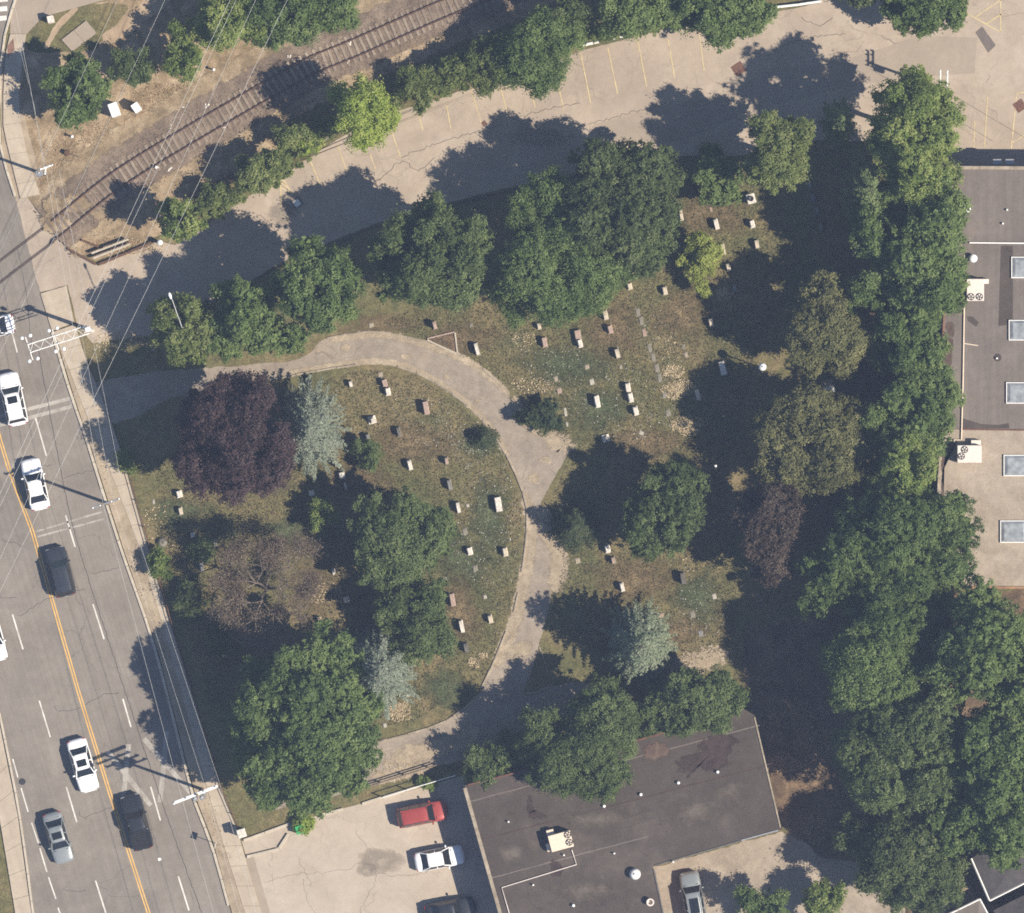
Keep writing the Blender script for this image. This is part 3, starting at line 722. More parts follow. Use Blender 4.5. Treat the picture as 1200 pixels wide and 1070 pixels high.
# --- south lot and yard
SLOT = [(283, 985), (340, 965), (400, 948), (430, 940), (449, 936), (545, 908), (590, 1075), (596, 1130), (325, 1130), (300, 1042)]
slot = struct('south_parking_lot', MB().sheet(PL(SLOT), 0.0115), M['south_lot'])
obj('asphalt_patch', MB().sheet(PL([(283, 1003), (296, 999), (318, 1075), (330, 1130), (318, 1130)]), 0.0155), M['lot_patch'], slot)
for i, pts in enumerate([[(310, 1035), (345, 1025), (400, 1020), (430, 1008)], [(355, 1030), (362, 1060), (380, 1080)], [(420, 1072), (440, 1030), (436, 1000), (415, 975)], [(350, 1005), (365, 1040)], [(430, 1022), (470, 1026), (500, 1022)]]):
    crack(pts, 0.04, slot, 0.0155, 0.1, 60 + i, M['roof_brown'])
M['yard'] = surface('trodden_earth', [(0.3, (0.25, 0.205, 0.155)), (0.55, (0.33, 0.275, 0.21)), (0.75, (0.41, 0.345, 0.27))], 0.4, 0.3, 8, bump=0.6, blotch=[(0.5, 0.58, 0.72, (0.19, 0.15, 0.11), 0.7)])
yard = struct('yard', MB().sheet(ragged(PL([(760, 1018), (915, 974), (940, 985), (960, 1005), (1010, 1010), (1060, 1050), (1060, 1130), (775, 1130)]), 0.3, 0.15, False, 12), 0.009), M['yard'])
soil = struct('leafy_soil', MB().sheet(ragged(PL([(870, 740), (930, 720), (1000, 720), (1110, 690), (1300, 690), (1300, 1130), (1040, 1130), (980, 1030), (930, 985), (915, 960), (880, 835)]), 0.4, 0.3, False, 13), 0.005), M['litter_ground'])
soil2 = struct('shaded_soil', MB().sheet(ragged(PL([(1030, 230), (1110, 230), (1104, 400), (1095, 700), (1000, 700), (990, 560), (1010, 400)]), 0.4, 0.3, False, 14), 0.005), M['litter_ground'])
dirt_strip = tag(decal('dirt_strip', ragged(PL([(772, 772), (812, 758), (850, 750), (868, 766), (852, 784), (815, 795), (780, 802), (762, 788)]), 0.2, 0.12, True, 15), 0.0142, M['dirt_f'], None), kind='structure')

# --- cemetery drive with its kerbs and island
INNER = [(120, 500), (160, 488), (200, 468), (260, 455), (323, 444), (371, 435), (426, 426.5), (464, 429), (487, 436.5), (519.5, 454), (547, 474), (567.5, 494.6), (583, 515), (596.5, 539), (612, 575), (618, 605.6), (615, 646), (607.6, 691), (600, 722), (576, 782), (560, 815), (527, 843), (487, 858), (451, 867), (400, 885), (320, 905)]
OUTER = [(112, 448), (150, 440), (200, 434), (260, 430), (320, 425), (350, 420), (366, 411), (383, 397), (434, 389), (477, 396), (502, 401), (537, 416), (572, 438), (594, 462), (612, 496), (640, 514), (663, 520), (665, 533), (655, 550), (640, 575), (633, 595), (638, 622), (650, 640), (656, 655), (654, 674), (648, 692), (641, 720), (632, 758), (614, 812), (640, 806), (680, 800), (700, 812), (680, 830), (640, 845), (600, 862), (570, 882), (512, 897), (450, 916), (380, 935), (320, 950)]
drive = struct('cemetery_drive', MB().sheet(ragged(smooth_line(PL(OUTER), 0.5) + smooth_line(PL(INNER), 0.5)[::-1], 0.25, 0.10, False, 16), 0.0125), M['path'])
kerbstones(drive, INNER[4:21], 0.17, 0.0, 0.12, M['oldkerb'], 1.8, jig=0.03)
kerbstones(drive, [(560, 815), (527, 843), (487, 858), (451, 867), (425, 875)], 0.17, 0.0, 0.12, M['oldkerb'], 1.8, jig=0.03)
kerbstones(drive, [(383, 396), (434, 388), (477, 395), (502, 400), (537, 415), (572, 437), (594, 461)], 0.14, 0.0, 0.09, M['oldkerb'], 1.8, jig=0.03)
kerbstones(drive, [(632, 758), (622, 785), (613, 812)], 0.17, 0.0, 0.13, M['oldkerb'], 1.5, jig=0.03)
kerbstones(drive, [(613, 813), (628, 812), (645, 804)], 0.17, 0.0, 0.13, M['oldkerb'], 1.2, jig=0.03)
kerbstones(drive, [(632, 758), (640, 780), (645, 803)], 0.12, 0.0, 0.1, M['oldkerb'], 1.2, jig=0.03)
for k, (ln_, w) in enumerate([([(634, 590), (640, 622), (652, 640), (656, 658), (652, 680), (646, 700)], 2.2), ([(614, 575), (622, 610), (620, 650), (612, 690), (604, 725), (590, 760), (580, 785)], 1.6), ([(634, 512), (650, 516), (664, 524), (662, 538)], 2.4),
        ([(600, 462), (616, 492), (636, 512)], 1.3), ([(330, 440), (371, 432), (426, 424), (464, 426), (500, 440), (540, 466), (570, 495), (598, 538)], 0.8), ([(383, 400), (434, 392), (477, 398), (537, 418), (572, 440), (600, 466)], 0.9), ([(455, 890), (500, 880), (540, 868), (566, 850)], 2.2), ([(430, 915), (470, 906), (510, 896)], 1.6), ([(590, 770), (610, 762), (628, 757)], 2.0)]):
    decal_band('dirt_margin', ln_, w, 0.0165 + 0.001 * k, M['dirt_f'], drive)
for k, (x, y, r) in enumerate([(475, 418, 7), (523, 442, 6), (405, 408, 8), (560, 470, 6), (625, 560, 10), (640, 540, 8), (480, 880, 14), (455, 895, 10), (600, 750, 8)]):
    rr = random.Random(900 + k); decal('dirt_patch', [P(x + r * rr.uniform(.7, 1.5) * math.cos(t * .7), y + r * rr.uniform(.6, 1.1) * math.sin(t * .7)) for t in range(9)], 0.027, M['dirt_f'], drive, 4)
# worn and greener areas of the lawns
rr = random.Random(77)
for k, (x, y, rx, ry, mt) in enumerate([(440, 380, 60, 14, 'brown_f'), (540, 395, 60, 22, 'brown_f'), (480, 520, 60, 30, 'brown_f'), (420, 560, 50, 24, 'brown_f'), (575, 600, 30, 60, 'green_f'), (560, 520, 30, 20, 'green_f'), (540, 660, 40, 40, 'green_f'), (760, 520, 70, 20, 'brown_f'), (660, 425, 60, 26, 'green_f'), (700, 480, 50, 30, 'green_f'), (720, 390, 40, 40, 'brown_f'), (830, 250, 60, 30, 'brown_f'), (800, 370, 40, 40, 'brown_f'), (740, 680, 70, 34, 'brown_f'), (820, 700, 34, 40, 'green_f'), (790, 740, 40, 20, 'brown_f'), (210, 600, 40, 24, 'green_f'), (540, 720, 30, 50, 'brown_f'), (340, 620, 40, 20, 'green_f'), (520, 810, 40, 30, 'green_f'), (370, 690, 40, 40, 'brown_f')]):
    decal('lawn_patch', [P(x + rx * rr.uniform(.75, 1.25) * math.cos(t * .524), y + ry * rr.uniform(.75, 1.25) * math.sin(t * .524)) for t in range(12)], 0.0045 + 0.0004 * k, M[mt], ground, 5)
for k, (x, y, rx, ry, par) in enumerate([(448, 1008, 26, 18, slot), (427, 1020, 14, 10, slot), (630, 160, 40, 14, lot), (330, 250, 20, 14, lot)]):
    decal('oil_stain', [P(x + rx * rr.uniform(.75, 1.25) * math.cos(t * .7), y + ry * rr.uniform(.75, 1.25) * math.sin(t * .7)) for t in range(9)], 0.0205 + 0.0003 * k, M['oil_f'], par, 4)

# ------------------------------------------------------------------ foliage
def leaf_object(name, pos, nrm, length, width, tint, mat, parent=None, axis=None, rng=None):
    """one mesh of leaf-sized kite faces"""
    rng = rng or NP
    n = len(pos)
    nrm = nrm / (np.linalg.norm(nrm, axis=1, keepdims=True) + 1e-9)
    if axis is None: axis = rng.normal(size=(n, 3))
    t = axis - (axis * nrm).sum(1, keepdims=True) * nrm
    t /= (np.linalg.norm(t, axis=1, keepdims=True) + 1e-9)
    s = np.cross(nrm, t)
    l = np.asarray(length).reshape(-1, 1) * np.ones((n, 1)); w = np.asarray(width).reshape(-1, 1) * np.ones((n, 1))
    V = np.empty((n, 4, 3), np.float32)
    V[:, 0] = pos - t * l * 0.5
    V[:, 1] = pos + s * w * 0.5 - nrm * w * 0.12 + t * l * 0.05
    V[:, 2] = pos + t * l * 0.5 - nrm * l * 0.08
    V[:, 3] = pos - s * w * 0.5 - nrm * w * 0.12 + t * l * 0.05
    me = bpy.data.meshes.new(name)
    me.vertices.add(n * 4); me.vertices.foreach_set('co', V.ravel())
    me.loops.add(n * 4); me.loops.foreach_set('vertex_index', np.arange(n * 4, dtype=np.int32))
    me.polygons.add(n); me.polygons.foreach_set('loop_start', np.arange(0, n * 4, 4, dtype=np.int32))
    me.update(calc_edges=True)
    at = me.attributes.new('tint', 'FLOAT', 'FACE'); at.data.foreach_set('value', np.clip(tint, 0, 1).astype(np.float32))
    me.materials.append(mat)
    o = bpy.data.objects.new(name, me); COL.objects.link(o)
    if parent is not None: o.parent = parent
    return o

def unit(rng, n):
    v = rng.normal(size=(n, 3)); return v / np.linalg.norm(v, axis=1, keepdims=True)

def crown_leaves(lobes, rng, leaf=0.24, dens=210, clump=0.5, lump=0.38, gap=0.0, nsub=None):
    """leaf cloud over an uneven crown. lobes: (x, y, z, rx, ry, rz) in metres"""
    subs = []
    for (x, y, z, rx, ry, rz) in lobes:
        k = nsub or int(max(9, min(46, 2.4 * rx * ry)))
        subs.append((x, y, z - 0.1 * rz, rx * 0.76, ry * 0.76, rz * 0.8))
        d = unit(rng, k); d[:, 2] = np.abs(d[:, 2]) * 1.15 - 0.22
        d /= np.linalg.norm(d, axis=1, keepdims=True)
        # keep the tips of the boughs apart
        rad = rng.uniform(0.6, 0.95, k)
        sz = rng.uniform(0.15, lump, k)
        for q, r_, s_ in zip(d, rad, sz):
            m = (rx + ry) / 2
            subs.append((x + q[0] * rx * r_, y + q[1] * ry * r_, z + q[2] * rz * r_, m * s_, m * s_, min(m, rz) * s_ * 0.85))
    S = np.array(subs)
    area = S[:, 3] * S[:, 4]
    proj = sum(math.pi * l[3] * l[4] for l in lobes)
    total = int(proj * dens)
    nc = max(60, int(total / 46))
    want = nc; C = []; Nn = []; SI = []
    pr = area / area.sum()
    for _ in range(6):
        i = rng.choice(len(S), size=want * 3, p=pr)
        d = unit(rng, want * 3)
        d[:, 2] = np.where(d[:, 2] < -0.25, -d[:, 2], d[:, 2])
        c = S[i, :3] + d * S[i, 3:6] * rng.uniform(0.8, 1.16, (want * 3, 1))
        # drop clumps buried inside another bough
        dm = np.full(len(c), 9.0)
        for s in S:
            q = (c - s[:3]) / s[3:6]; dm = np.minimum(dm, (q * q).sum(1))
        ok = dm > 0.6
        C.append(c[ok]); Nn.append(d[ok]); SI.append(i[ok])
        if sum(len(a) for a in C) > want: break
    C = np.vstack(C)[:want]; Nn = np.vstack(Nn)[:want]; SI = np.concatenate(SI)[:want]
    if True:
        keep = rng.random(len(C)) > gap + 0.05; C = C[keep]; Nn = Nn[keep]; SI = SI[keep]
    per = max(6, total // max(1, len(C)))
    n = len(C) * per
    ci = np.repeat(np.arange(len(C)), per)
    off = rng.normal(size=(n, 3)); cs = rng.uniform(0.5, 1.4, len(C))[ci, None]
    off *= np.array([[0.33, 0.33, 0.26]]) * clump * cs
    pos = C[ci] + off
    out = Nn[ci]
    on = off / (np.linalg.norm(off, axis=1, keepdims=True) + 1e-6)
    nrm = 0.55 * out + 0.45 * on + np.array([[0, 0, 0.55]]) + 0.75 * rng.normal(size=(n, 3)) * 0.6
    subt = rng.normal(0.5, 0.13, len(S)); clt = rng.normal(0, 0.19, len(C))
    tint = subt[SI[ci]] + clt[ci] + rng.normal(0, 0.15, n)
    L = leaf * rng.uniform(0.65, 1.25, n)
    # darker, outsize inner leaves added to block light and the view to the ground
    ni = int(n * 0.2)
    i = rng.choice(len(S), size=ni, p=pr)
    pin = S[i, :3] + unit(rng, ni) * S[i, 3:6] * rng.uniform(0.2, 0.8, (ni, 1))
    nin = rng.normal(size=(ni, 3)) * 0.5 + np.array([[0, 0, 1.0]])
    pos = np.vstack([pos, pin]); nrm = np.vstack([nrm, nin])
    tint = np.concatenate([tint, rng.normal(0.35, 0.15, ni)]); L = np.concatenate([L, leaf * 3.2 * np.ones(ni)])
    return pos, nrm, L, tint, S

def trunk_mesh(h_branch, lobes, S, rng, base_r):
    m = MB()
    lz = lobes[0]
    top = (0.55 * lz[0], 0.55 * lz[1], lz[2] + 0.2 * lz[5])
    r0 = base_r
    pts = [(0, 0, -0.1), (0.02, 0.01, 0.35), (0.05, 0.04, h_branch * 0.6), (0.25 * top[0], 0.25 * top[1], h_branch), top]
    m.tube(pts, [r0 * 1.45, r0 * 1.0, r0 * 0.85, r0 * 0.75, r0 * 0.15], 8)
    idx = list(range(len(S))); rng.shuffle(idx)
    for i in idx[:9]:
        s = S[i]; a = Vector((0.25 * top[0], 0.25 * top[1], h_branch * rng.uniform(0.8, 1.15)))
        b = Vector(s[:3]); mid = a.lerp(b, 0.5) + Vector((rng.normal() * 0.15, rng.normal() * 0.15, 0.3))
        m.tube([a, mid, b], [r0 * 0.42, r0 * 0.25, r0 * 0.06], 5)
    return m

TREE_SEED = [100]
def broadleaf(name, label, kind, px, py, rx, ry, h, lobes=None, cat='tree', leaf=0.18, dens=360, clump=0.5, lump=0.38, gap=0.0, group=None, depth=0.74, bark='bark', bare=0.28):
    """tree whose crown centre shows at photo point (px, py); rx, ry in photo pixels, h in metres"""
    TREE_SEED[0] += 1; rng = np.random.default_rng(TREE_SEED[0])
    cz = h * (1 - depth / 2) if h > 2.6 else h * 0.5
    x, y = P(px, py, cz)
    rx *= 1.1; ry *= 1.1; lobes = [(a, b, c * 1.12, d * 1.12, e) for a, b, c, d, e in (lobes or [])]
    t = thing(name, label, cat, (x, y, 0), 0, group)
    rz = h * depth / 2 if h > 2.6 else h * 0.52
    LB = [(0, 0, cz, rx * MPP, ry * MPP, rz)]
    for (ax, ay, arx, ary, dz) in (lobes or []):
        LB.append(((ax - px) * MPP, (py - ay) * MPP, cz + dz, arx * MPP, ary * MPP, rz * max(0.45, min(1.0, arx / rx + 0.1))))
    pos, nrm, L, tint, S = crown_leaves(LB, rng, leaf * rng.uniform(0.9, 1.2), dens, clump * rng.uniform(0.85, 1.2), lump, gap)
    tint = tint + rng.normal(0, 0.07)
    ok = pos[:, 2] > 0.03; pos, nrm, L, tint = pos[ok], nrm[ok], L[ok], tint[ok]
    leaf_object('crown', pos, nrm, L, L * 0.68, tint, G[kind], t, None, rng)
    obj('trunk', trunk_mesh(max(0.2, cz - rz * 0.75), LB, S, rng, max(0.03, h * 0.017)), M[bark], t, True)
    return t

def conifer(name, label, kind, px, py, rx, ry, h, nwh=15, dens=1.0, needle=0.26, cat='tree', droop=0.25, lift=0.0, bushy=1.0, wid=0.32, group=None, full=0.85):
    """spruce or pine: whorls of boughs with side twigs, tip over the base"""
    TREE_SEED[0] += 1; rng = np.random.default_rng(TREE_SEED[0])
    x, y = P(px, py, h * 0.5)
    t = thing(name, label, cat, (x, y, 0), 0, group)
    RX, RY = rx * MPP * 1.13, ry * MPP * 1.13
    Pp = []; Nn = []; Ax = []; Tt = []; Ln = []
    m = MB(); m.tube([(0, 0, -0.1), (0, 0, h * 0.5), (0, 0, h * 0.98)], [h * 0.018, h * 0.011, 0.02], 7)
    for w in range(nwh):
        u = (w + 0.3) / nwh                                 # 0 low .. 1 top
        z = h * (0.1 + 0.86 * u)
        ln = (1 - u) ** full
        k = max(4, int(13 * bushy * (0.35 + 0.65 * (1 - u))))
        a0 = rng.uniform(0, 6.28)
        for j in range(k):
            a = a0 + j * 6.283 / k + rng.normal() * 0.16
            r = ln * rng.uniform(0.72, 1.12)
            ex, ey = math.cos(a) * RX * r, math.sin(a) * RY * r
            L = math.hypot(ex, ey)
            if L < 0.15: continue
            d = np.array([ex / L, ey / L, 0.0]); sd = np.array([-d[1], d[0], 0.0])
            nseg = max(3, int(L / 0.16 * dens))
            m.tube([(0, 0, z), (ex * .5, ey * .5, z + L * (lift - droop * 0.3)), (ex, ey, z + L * (lift - droop * 0.55))], [0.035 * (1 - u) + 0.015, 0.02, 0.008], 4, False)
            bt = rng.normal(0.5, 0.1)
            for q in range(nseg):
                f = 0.18 + 0.82 * (q + rng.random()) / nseg
                c = np.array([ex * f, ey * f, z + L * (lift * f - droop * 0.55 * f * f)])
                wdt = min(0.75, wid * L) * (1.05 - f) * (0.35 + 1.3 * min(f, 0.5))
                for s in (-1, 1):
                    for e in range(3):
                        g_ = rng.random() * wdt
                        p = c + sd * s * g_ + d * g_ * 0.5 + np.array([0, 0, rng.normal() * 0.05 - g_ * 0.12])
                        Pp.append(p); Ax.append(d * 0.75 + sd * s * 0.6 + np.array([0, 0, rng.normal() * 0.2])); Nn.append(np.array([0, 0, 1.0]) + rng.normal(size=3) * 0.42 + d * 0.2)
                        Tt.append(bt + 0.28 * (f - 0.5) + rng.normal() * 0.12 + 0.2 * (g_ / (wdt + 1e-6) - 0.5)); Ln.append(needle * rng.uniform(0.7, 1.3))
    Pp = np.array(Pp); Ln = np.array(Ln)
    leaf_object('crown', Pp, np.array(Nn), Ln, Ln * 0.36, np.array(Tt), G[kind], t, np.array(Ax), rng)
    obj('trunk', m, M['bark'], t)
    return t

def withered_tree(name, label, px, py, rx, ry, h):
    """half-dead tree: bare grey twigs with some brown leaves"""
    rng = np.random.default_rng(777); r2 = random.Random(778)
    x, y = P(px, py, h * 0.6); t = thing(name, label, 'tree', (x, y, 0))
    m = MB(); tips = []
    def grow(p, d, L, r, lev):
        q = p + d * L
        mid = p.lerp(q, 0.5) + Vector((r2.uniform(-.1, .1), r2.uniform(-.1, .1), r2.uniform(-.05, .1))) * L * 0.6
        m.tube([p, mid, q], [r, r * 0.8, r * 0.6], 5 if lev < 3 else 3, False)
        if lev >= 2: tips.append(q); tips.append(mid)
        if lev >= 5: return
        for k in range(3 if lev < 3 else 4):
            nd = (d + Vector((r2.uniform(-1, 1), r2.uniform(-1, 1), r2.uniform(-0.35, 0.5))) * 0.95)
            nd.z *= 0.75
            e = q + nd.normalized() * L * 0.7
            grow(q if k else mid.lerp(q, 0.6), nd.normalized(), L * r2.uniform(0.58, 0.8), r * 0.58, lev + 1)
    top = Vector((0, 0, h * 0.35)); m.tube([(0, 0, -0.1), top * 0.5, top], [0.3, 0.22, 0.18], 8)
    for (fx, fy, n_) in ((-0.9, 0.5, 4), (-0.4, -1.1, 3), (1.0, 0.1, 3), (0.3, 1.2, 3)):
        fork = Vector((fx, fy, h * r2.uniform(0.5, 0.62))); m.tube([top * 0.85, top.lerp(fork, 0.6) + Vector((r2.uniform(-.2, .2), r2.uniform(-.2, .2), 0)), fork], [0.14, 0.11, 0.09], 6)
        a0 = math.atan2(fy, fx)
        for k in range(n_):
            a = a0 + (k - (n_ - 1) / 2) * r2.uniform(0.6, 1.1)
            grow(fork, Vector((math.cos(a) * rx, math.sin(a) * ry, r2.uniform(5, 45))).normalized(), h * r2.uniform(0.11, 0.23), 0.07, 1)
    obj('trunk', m, M['grey_bark'], t)
    T_ = np.array([tuple(p) for p in tips]); T_ = T_[(np.sin(T_[:, 0] * 1.9 + 0.7) + np.sin(T_[:, 1] * 2.3) + rng.normal(0, 0.5, len(T_))) > -0.35]; n = 26000
    i = rng.integers(len(T_), size=n); pos = T_[i] + rng.normal(size=(n, 3)) * 0.3
    pos[:, 2] = np.maximum(pos[:, 2], 0.4)
    L = rng.uniform(0.08, 0.2, n)
    leaf_object('crown', pos, rng.normal(size=(n, 3)) * 0.7 + np.array([[0, 0, 1.0]]), L, L * 0.5, rng.normal(0.5, 0.22, n), G['brown'], t, None, rng)
    return t

B = broadleaf
# --- north-west, between the avenue and the railway
B('street_tree', 'round green tree beside the sidewalk north of the railway', 'green', 88, 107, 35, 37, 6.4)
B('shrub', 'dull olive bush between two green trees north of the railway', 'olive', 157, 79, 27, 21, 3.6, cat='bush')
B('tree', 'slim bright green tree beside the dirt track near the railway', 'bright', 216, 66, 20, 35, 6.0)
B('tree', 'yellow-flecked green tree at the top edge above the railway', 'bright', 268, 28, 36, 30, 7.0, [(250, 40, 20, 16, -1)])
B('tree', 'wide green tree at the top edge left of the railway curve', 'green', 345, 12, 58, 36, 7.0, [(315, 35, 22, 18, -1)])
# --- hedge between railway and north lot
HG = 'shrubs between the railway and the north lot'
B('tree', 'bright green small tree nearest the avenue beside the white lot barrier', 'bright', 210, 258, 26, 25, 7.4)
B('shrub', 'leafy shrub right of the small bright tree, behind the rusty guardrail', 'olivebright', 258, 232, 24, 16, 3.4, cat='shrub', group=HG)
B('shrub', 'green shrub growing over the left end of the grey lot guardrail', 'olivebright', 300, 207, 28, 19, 5.2, cat='shrub', group=HG, lobes=[(318, 190, 20, 14, 0)])
B('shrub', 'pale green sapling above the grey lot guardrail', 'lime', 362, 166, 13, 15, 3.2, cat='shrub', group=HG, dens=260)
B('shrub', 'dark green shrub between the pale sapling and the railway', 'olivebright', 345, 160, 26, 15, 3.6, cat='shrub', group=HG)
B('weed_hedge', 'ragged low hedge of weeds and vines along the north lot edge', 'olivebright', 330, 196, 22, 12, 2.2, [(245, 247, 20, 11, -.3), (268, 230, 18, 12, 0), (300, 212, 18, 11, 0), (355, 178, 18, 10, 0), (385, 150, 20, 12, 0), (455, 120, 20, 10, 0), (475, 108, 20, 13, 0), (515, 100, 22, 11, 0), (548, 88, 18, 12, 0), (590, 84, 22, 14, 0), (640, 66, 20, 12, 0), (700, 42, 24, 11, 0), (750, 34, 22, 9, 0)], cat='hedge', leaf=0.15, clump=0.35, dens=260)
B('lime_tree', 'bright lime-green tree standing alone at the edge of the north lot', 'lime', 427, 134, 36, 37, 9.2, clump=0.62, leaf=0.21, gap=0.1)
B('shrub', 'dull green shrub right of the bright lime-green tree', 'olivebright', 494, 103, 32, 22, 3.6, cat='shrub', group=HG)
B('shrub', 'shrub left of the big vine-covered tree along the lot', 'olivebright', 535, 86, 22, 18, 3.8, cat='shrub', group=HG)
B('shrub', 'light green shrub just left of the large vine-covered tree beside the track', 'olivebright', 574, 72, 28, 30, 5.0, cat='shrub', group=HG)
B('tree', 'large vine-covered green tree leaning over the lot stalls', 'green', 632, 62, 42, 42, 7.0, [(610, 80, 24, 20, -1.2), (668, 35, 22, 20, -1)])
B('shrub', 'slim green bush on the verge above the short grey guardrail', 'olive', 670, 14, 16, 18, 5.5, cat='shrub', group=HG)
B('tree', 'green tree at the top edge, left of two white wheel stops', 'green', 735, 15, 36, 25, 6.6, [(772, 14, 28, 24, 0)])
B('tree', 'broad dark green tree at the top edge above the stalls', 'green', 848, 8, 48, 34, 8.0, [(815, 20, 22, 20, -.6), (878, 22, 22, 20, -.6)])
B('tree', 'green tree at the top edge over the paved lot corner', 'green', 1090, 8, 46, 30, 8.0, [(1060, 14, 24, 22, -1)])
B('shrub', 'dark shrub behind the white guardrail at the top edge', 'deep', 1005, -12, 32, 20, 4.5, cat='shrub', group=HG)
# --- row along the north side of the cemetery
B('maple_tree', 'leftmost olive green tree of the row along the north lot', 'olivebright', 218, 386, 36, 44, 8.4)
B('maple_tree', 'second tree from the avenue in the row along the north lot', 'green', 285, 366, 34, 42, 10, [(320, 396, 36, 24, -1.5), (262, 395, 20, 24, -1)])
B('maple_tree', 'third tree of the north row, bright and evenly rounded', 'green', 370, 334, 44, 48, 12)
B('linden_tree', 'wide grey-green tree of the north row with loose drooping foliage', 'olive', 508, 300, 58, 56, 12.5, [(475, 320, 34, 34, -1), (545, 285, 28, 36, -.5)], lump=0.3)
B('chestnut_tree', 'tall dense green tree bulging into the lawn in the north row', 'green', 655, 310, 58, 58, 11, [(640, 245, 34, 36, .5), (685, 335, 34, 32, -1.5), (615, 340, 34, 34, -1)])
B('maple_tree', 'largest dark olive tree of the north row, with coarse leaves', 'deep', 727, 238, 58, 64, 12, [(770, 205, 24, 32, -2), (745, 285, 38, 34, -1.5), (700, 190, 28, 28, 0)], leaf=0.22)
B('shrub', 'soft green bush below the lot corner near the square white monument', 'green', 841, 208, 29, 32, 4.2, cat='shrub', clump=0.42)
B('pine_tree', 'ragged olive pine left of the tall bright tree by the lot', 'olivebright', 912, 178, 28, 40, 12.5, [(890, 195, 18, 26, -1), (935, 160, 16, 24, -1), (930, 200, 18, 22, -1.5), (895, 150, 16, 18, -.5)], gap=0.12, lump=0.3)
conifer('pine_tree', 'small yellowish pine top in the shade beside the lot', 'conifer', 984, 143, 22, 30, 12.5, 14)
B('ash_tree', 'tall bright green tree at the corner of lot and long building', 'bright', 1066, 146, 46, 52, 15.5, [(1072, 195, 42, 36, -1)])
conifer('pine_tree', 'star-shaped pine below the tall bright corner tree', 'conifer', 1018, 222, 34, 50, 16, 15, bushy=0.7)
B('ash_tree', 'bluish green tree beside the brown roof with the white round vent', 'green', 1080, 258, 48, 52, 12.5, [(1040, 275, 34, 42, -1)])
B('ash_tree', 'green tree touching the rooftop unit with two fans', 'green', 1085, 325, 44, 54, 12.2, [(1045, 335, 30, 40, -1.5)])
B('ash_tree', 'green tree against the rust-stained roof edge', 'green', 1066, 400, 36, 46, 10.5, [(1045, 385, 22, 30, -1), (1085, 370, 20, 24, -1)])
B('ash_tree', 'green tree covering the corner where brown and tan roofs meet', 'green', 1078, 470, 42, 48, 10.5, [(1040, 500, 34, 34, -1.5), (1095, 500, 24, 30, -1)])
B('ash_tree', 'narrow bright green tree between dark shade and tan roof', 'bright', 1062, 548, 28, 38, 12.5, [(1030, 560, 24, 30, -4)])
B('oak_tree', 'brownish olive oak with a narrow top above the small white kiosk', 'olivebrown', 966, 393, 42, 44, 9.8, [(958, 345, 22, 24, .6), (990, 400, 26, 28, 0)])
B('tree', 'small green tree behind the brownish olive oak', 'green', 1003, 348, 18, 26, 9)
B('oak_tree', 'broad olive oak below the small white kiosk', 'olivebrown', 950, 518, 56, 54, 9.6, [(985, 510, 34, 42, -.5), (915, 520, 28, 32, -1)])
B('plum_tree', 'dull purple-brown tree under the broad olive oak', 'plum', 903, 612, 34, 44, 10, [(905, 655, 26, 30, -1)], gap=0.12)
# --- big trees in the south-east
B('maple_tree', 'huge spreading green tree at the corner of the tan roof', 'green', 1052, 650, 76, 62, 12.8, [(1085, 610, 50, 36, 0), (985, 665, 42, 34, -1.5), (960, 700, 26, 22, -2), (1060, 715, 60, 46, -1)])
B('maple_tree', 'green tree with bright tufts below the huge spreading one', 'green', 1020, 780, 50, 48, 12.5, [(985, 775, 22, 24, -1), (1060, 800, 34, 30, 0)])
B('maple_tree', 'tree at the right edge below the shaded tan roof', 'green', 1165, 755, 54, 54, 15, [(1115, 790, 34, 34, -1.5), (1195, 800, 40, 50, 0)])
B('willow_tree', 'large dull olive tree in the south-east grove', 'olive', 1062, 885, 72, 74, 13.5, [(1020, 900, 34, 40, -1), (1090, 850, 44, 44, 0)], lump=0.3)
B('maple_tree', 'green tree at the right edge above the dark house roofs', 'green', 1168, 900, 50, 62, 14.5, [(1180, 965, 42, 40, -1), (1130, 960, 36, 34, -2)], leaf=0.21)
B('maple_tree', 'dark green tree at the bottom edge left of the house roofs', 'deep', 1060, 1010, 54, 46, 9.5, [(1020, 985, 30, 28, -1), (1095, 1035, 36, 34, -1)])
B('tree', 'small round bright tree at the bottom edge beside the leafy soil', 'bright', 964, 1056, 25, 26, 5)
B('shrub', 'low green tree at the bottom edge right of the silver car', 'green', 895, 1064, 34, 22, 5.5, cat='bush')
# --- south edge, along the dark flat roof
B('locust_tree', 'ragged green tree leaning over the dark flat roof', 'olive', 690, 885, 56, 44, 9.5, [(710, 835, 38, 34, 0), (635, 860, 24, 32, -.5), (650, 910, 30, 22, -.5)], gap=0.1)
B('locust_tree', 'bright ragged tree over the corner of the dark flat roof', 'olive', 815, 822, 48, 38, 8.5, [(845, 815, 24, 24, 0), (775, 835, 26, 24, 0)], gap=0.1)
B('shrub', 'dark green shrub at the corner of the dark roof and the lot', 'olive', 585, 890, 34, 28, 4.6, cat='shrub', gap=0.1)
B('maple_tree', 'huge dense dark green tree at the south-west corner by the avenue', 'green', 357, 852, 80, 86, 13.5, [(330, 880, 58, 56, -1), (395, 850, 46, 62, -.8), (380, 775, 40, 36, -1.5)], lump=0.27, clump=0.42)
B('shrub', 'small vivid green bush against the south lot kerb', 'lime', 357, 966, 13, 11, 1.3, cat='shrub', leaf=0.16, clump=0.3)
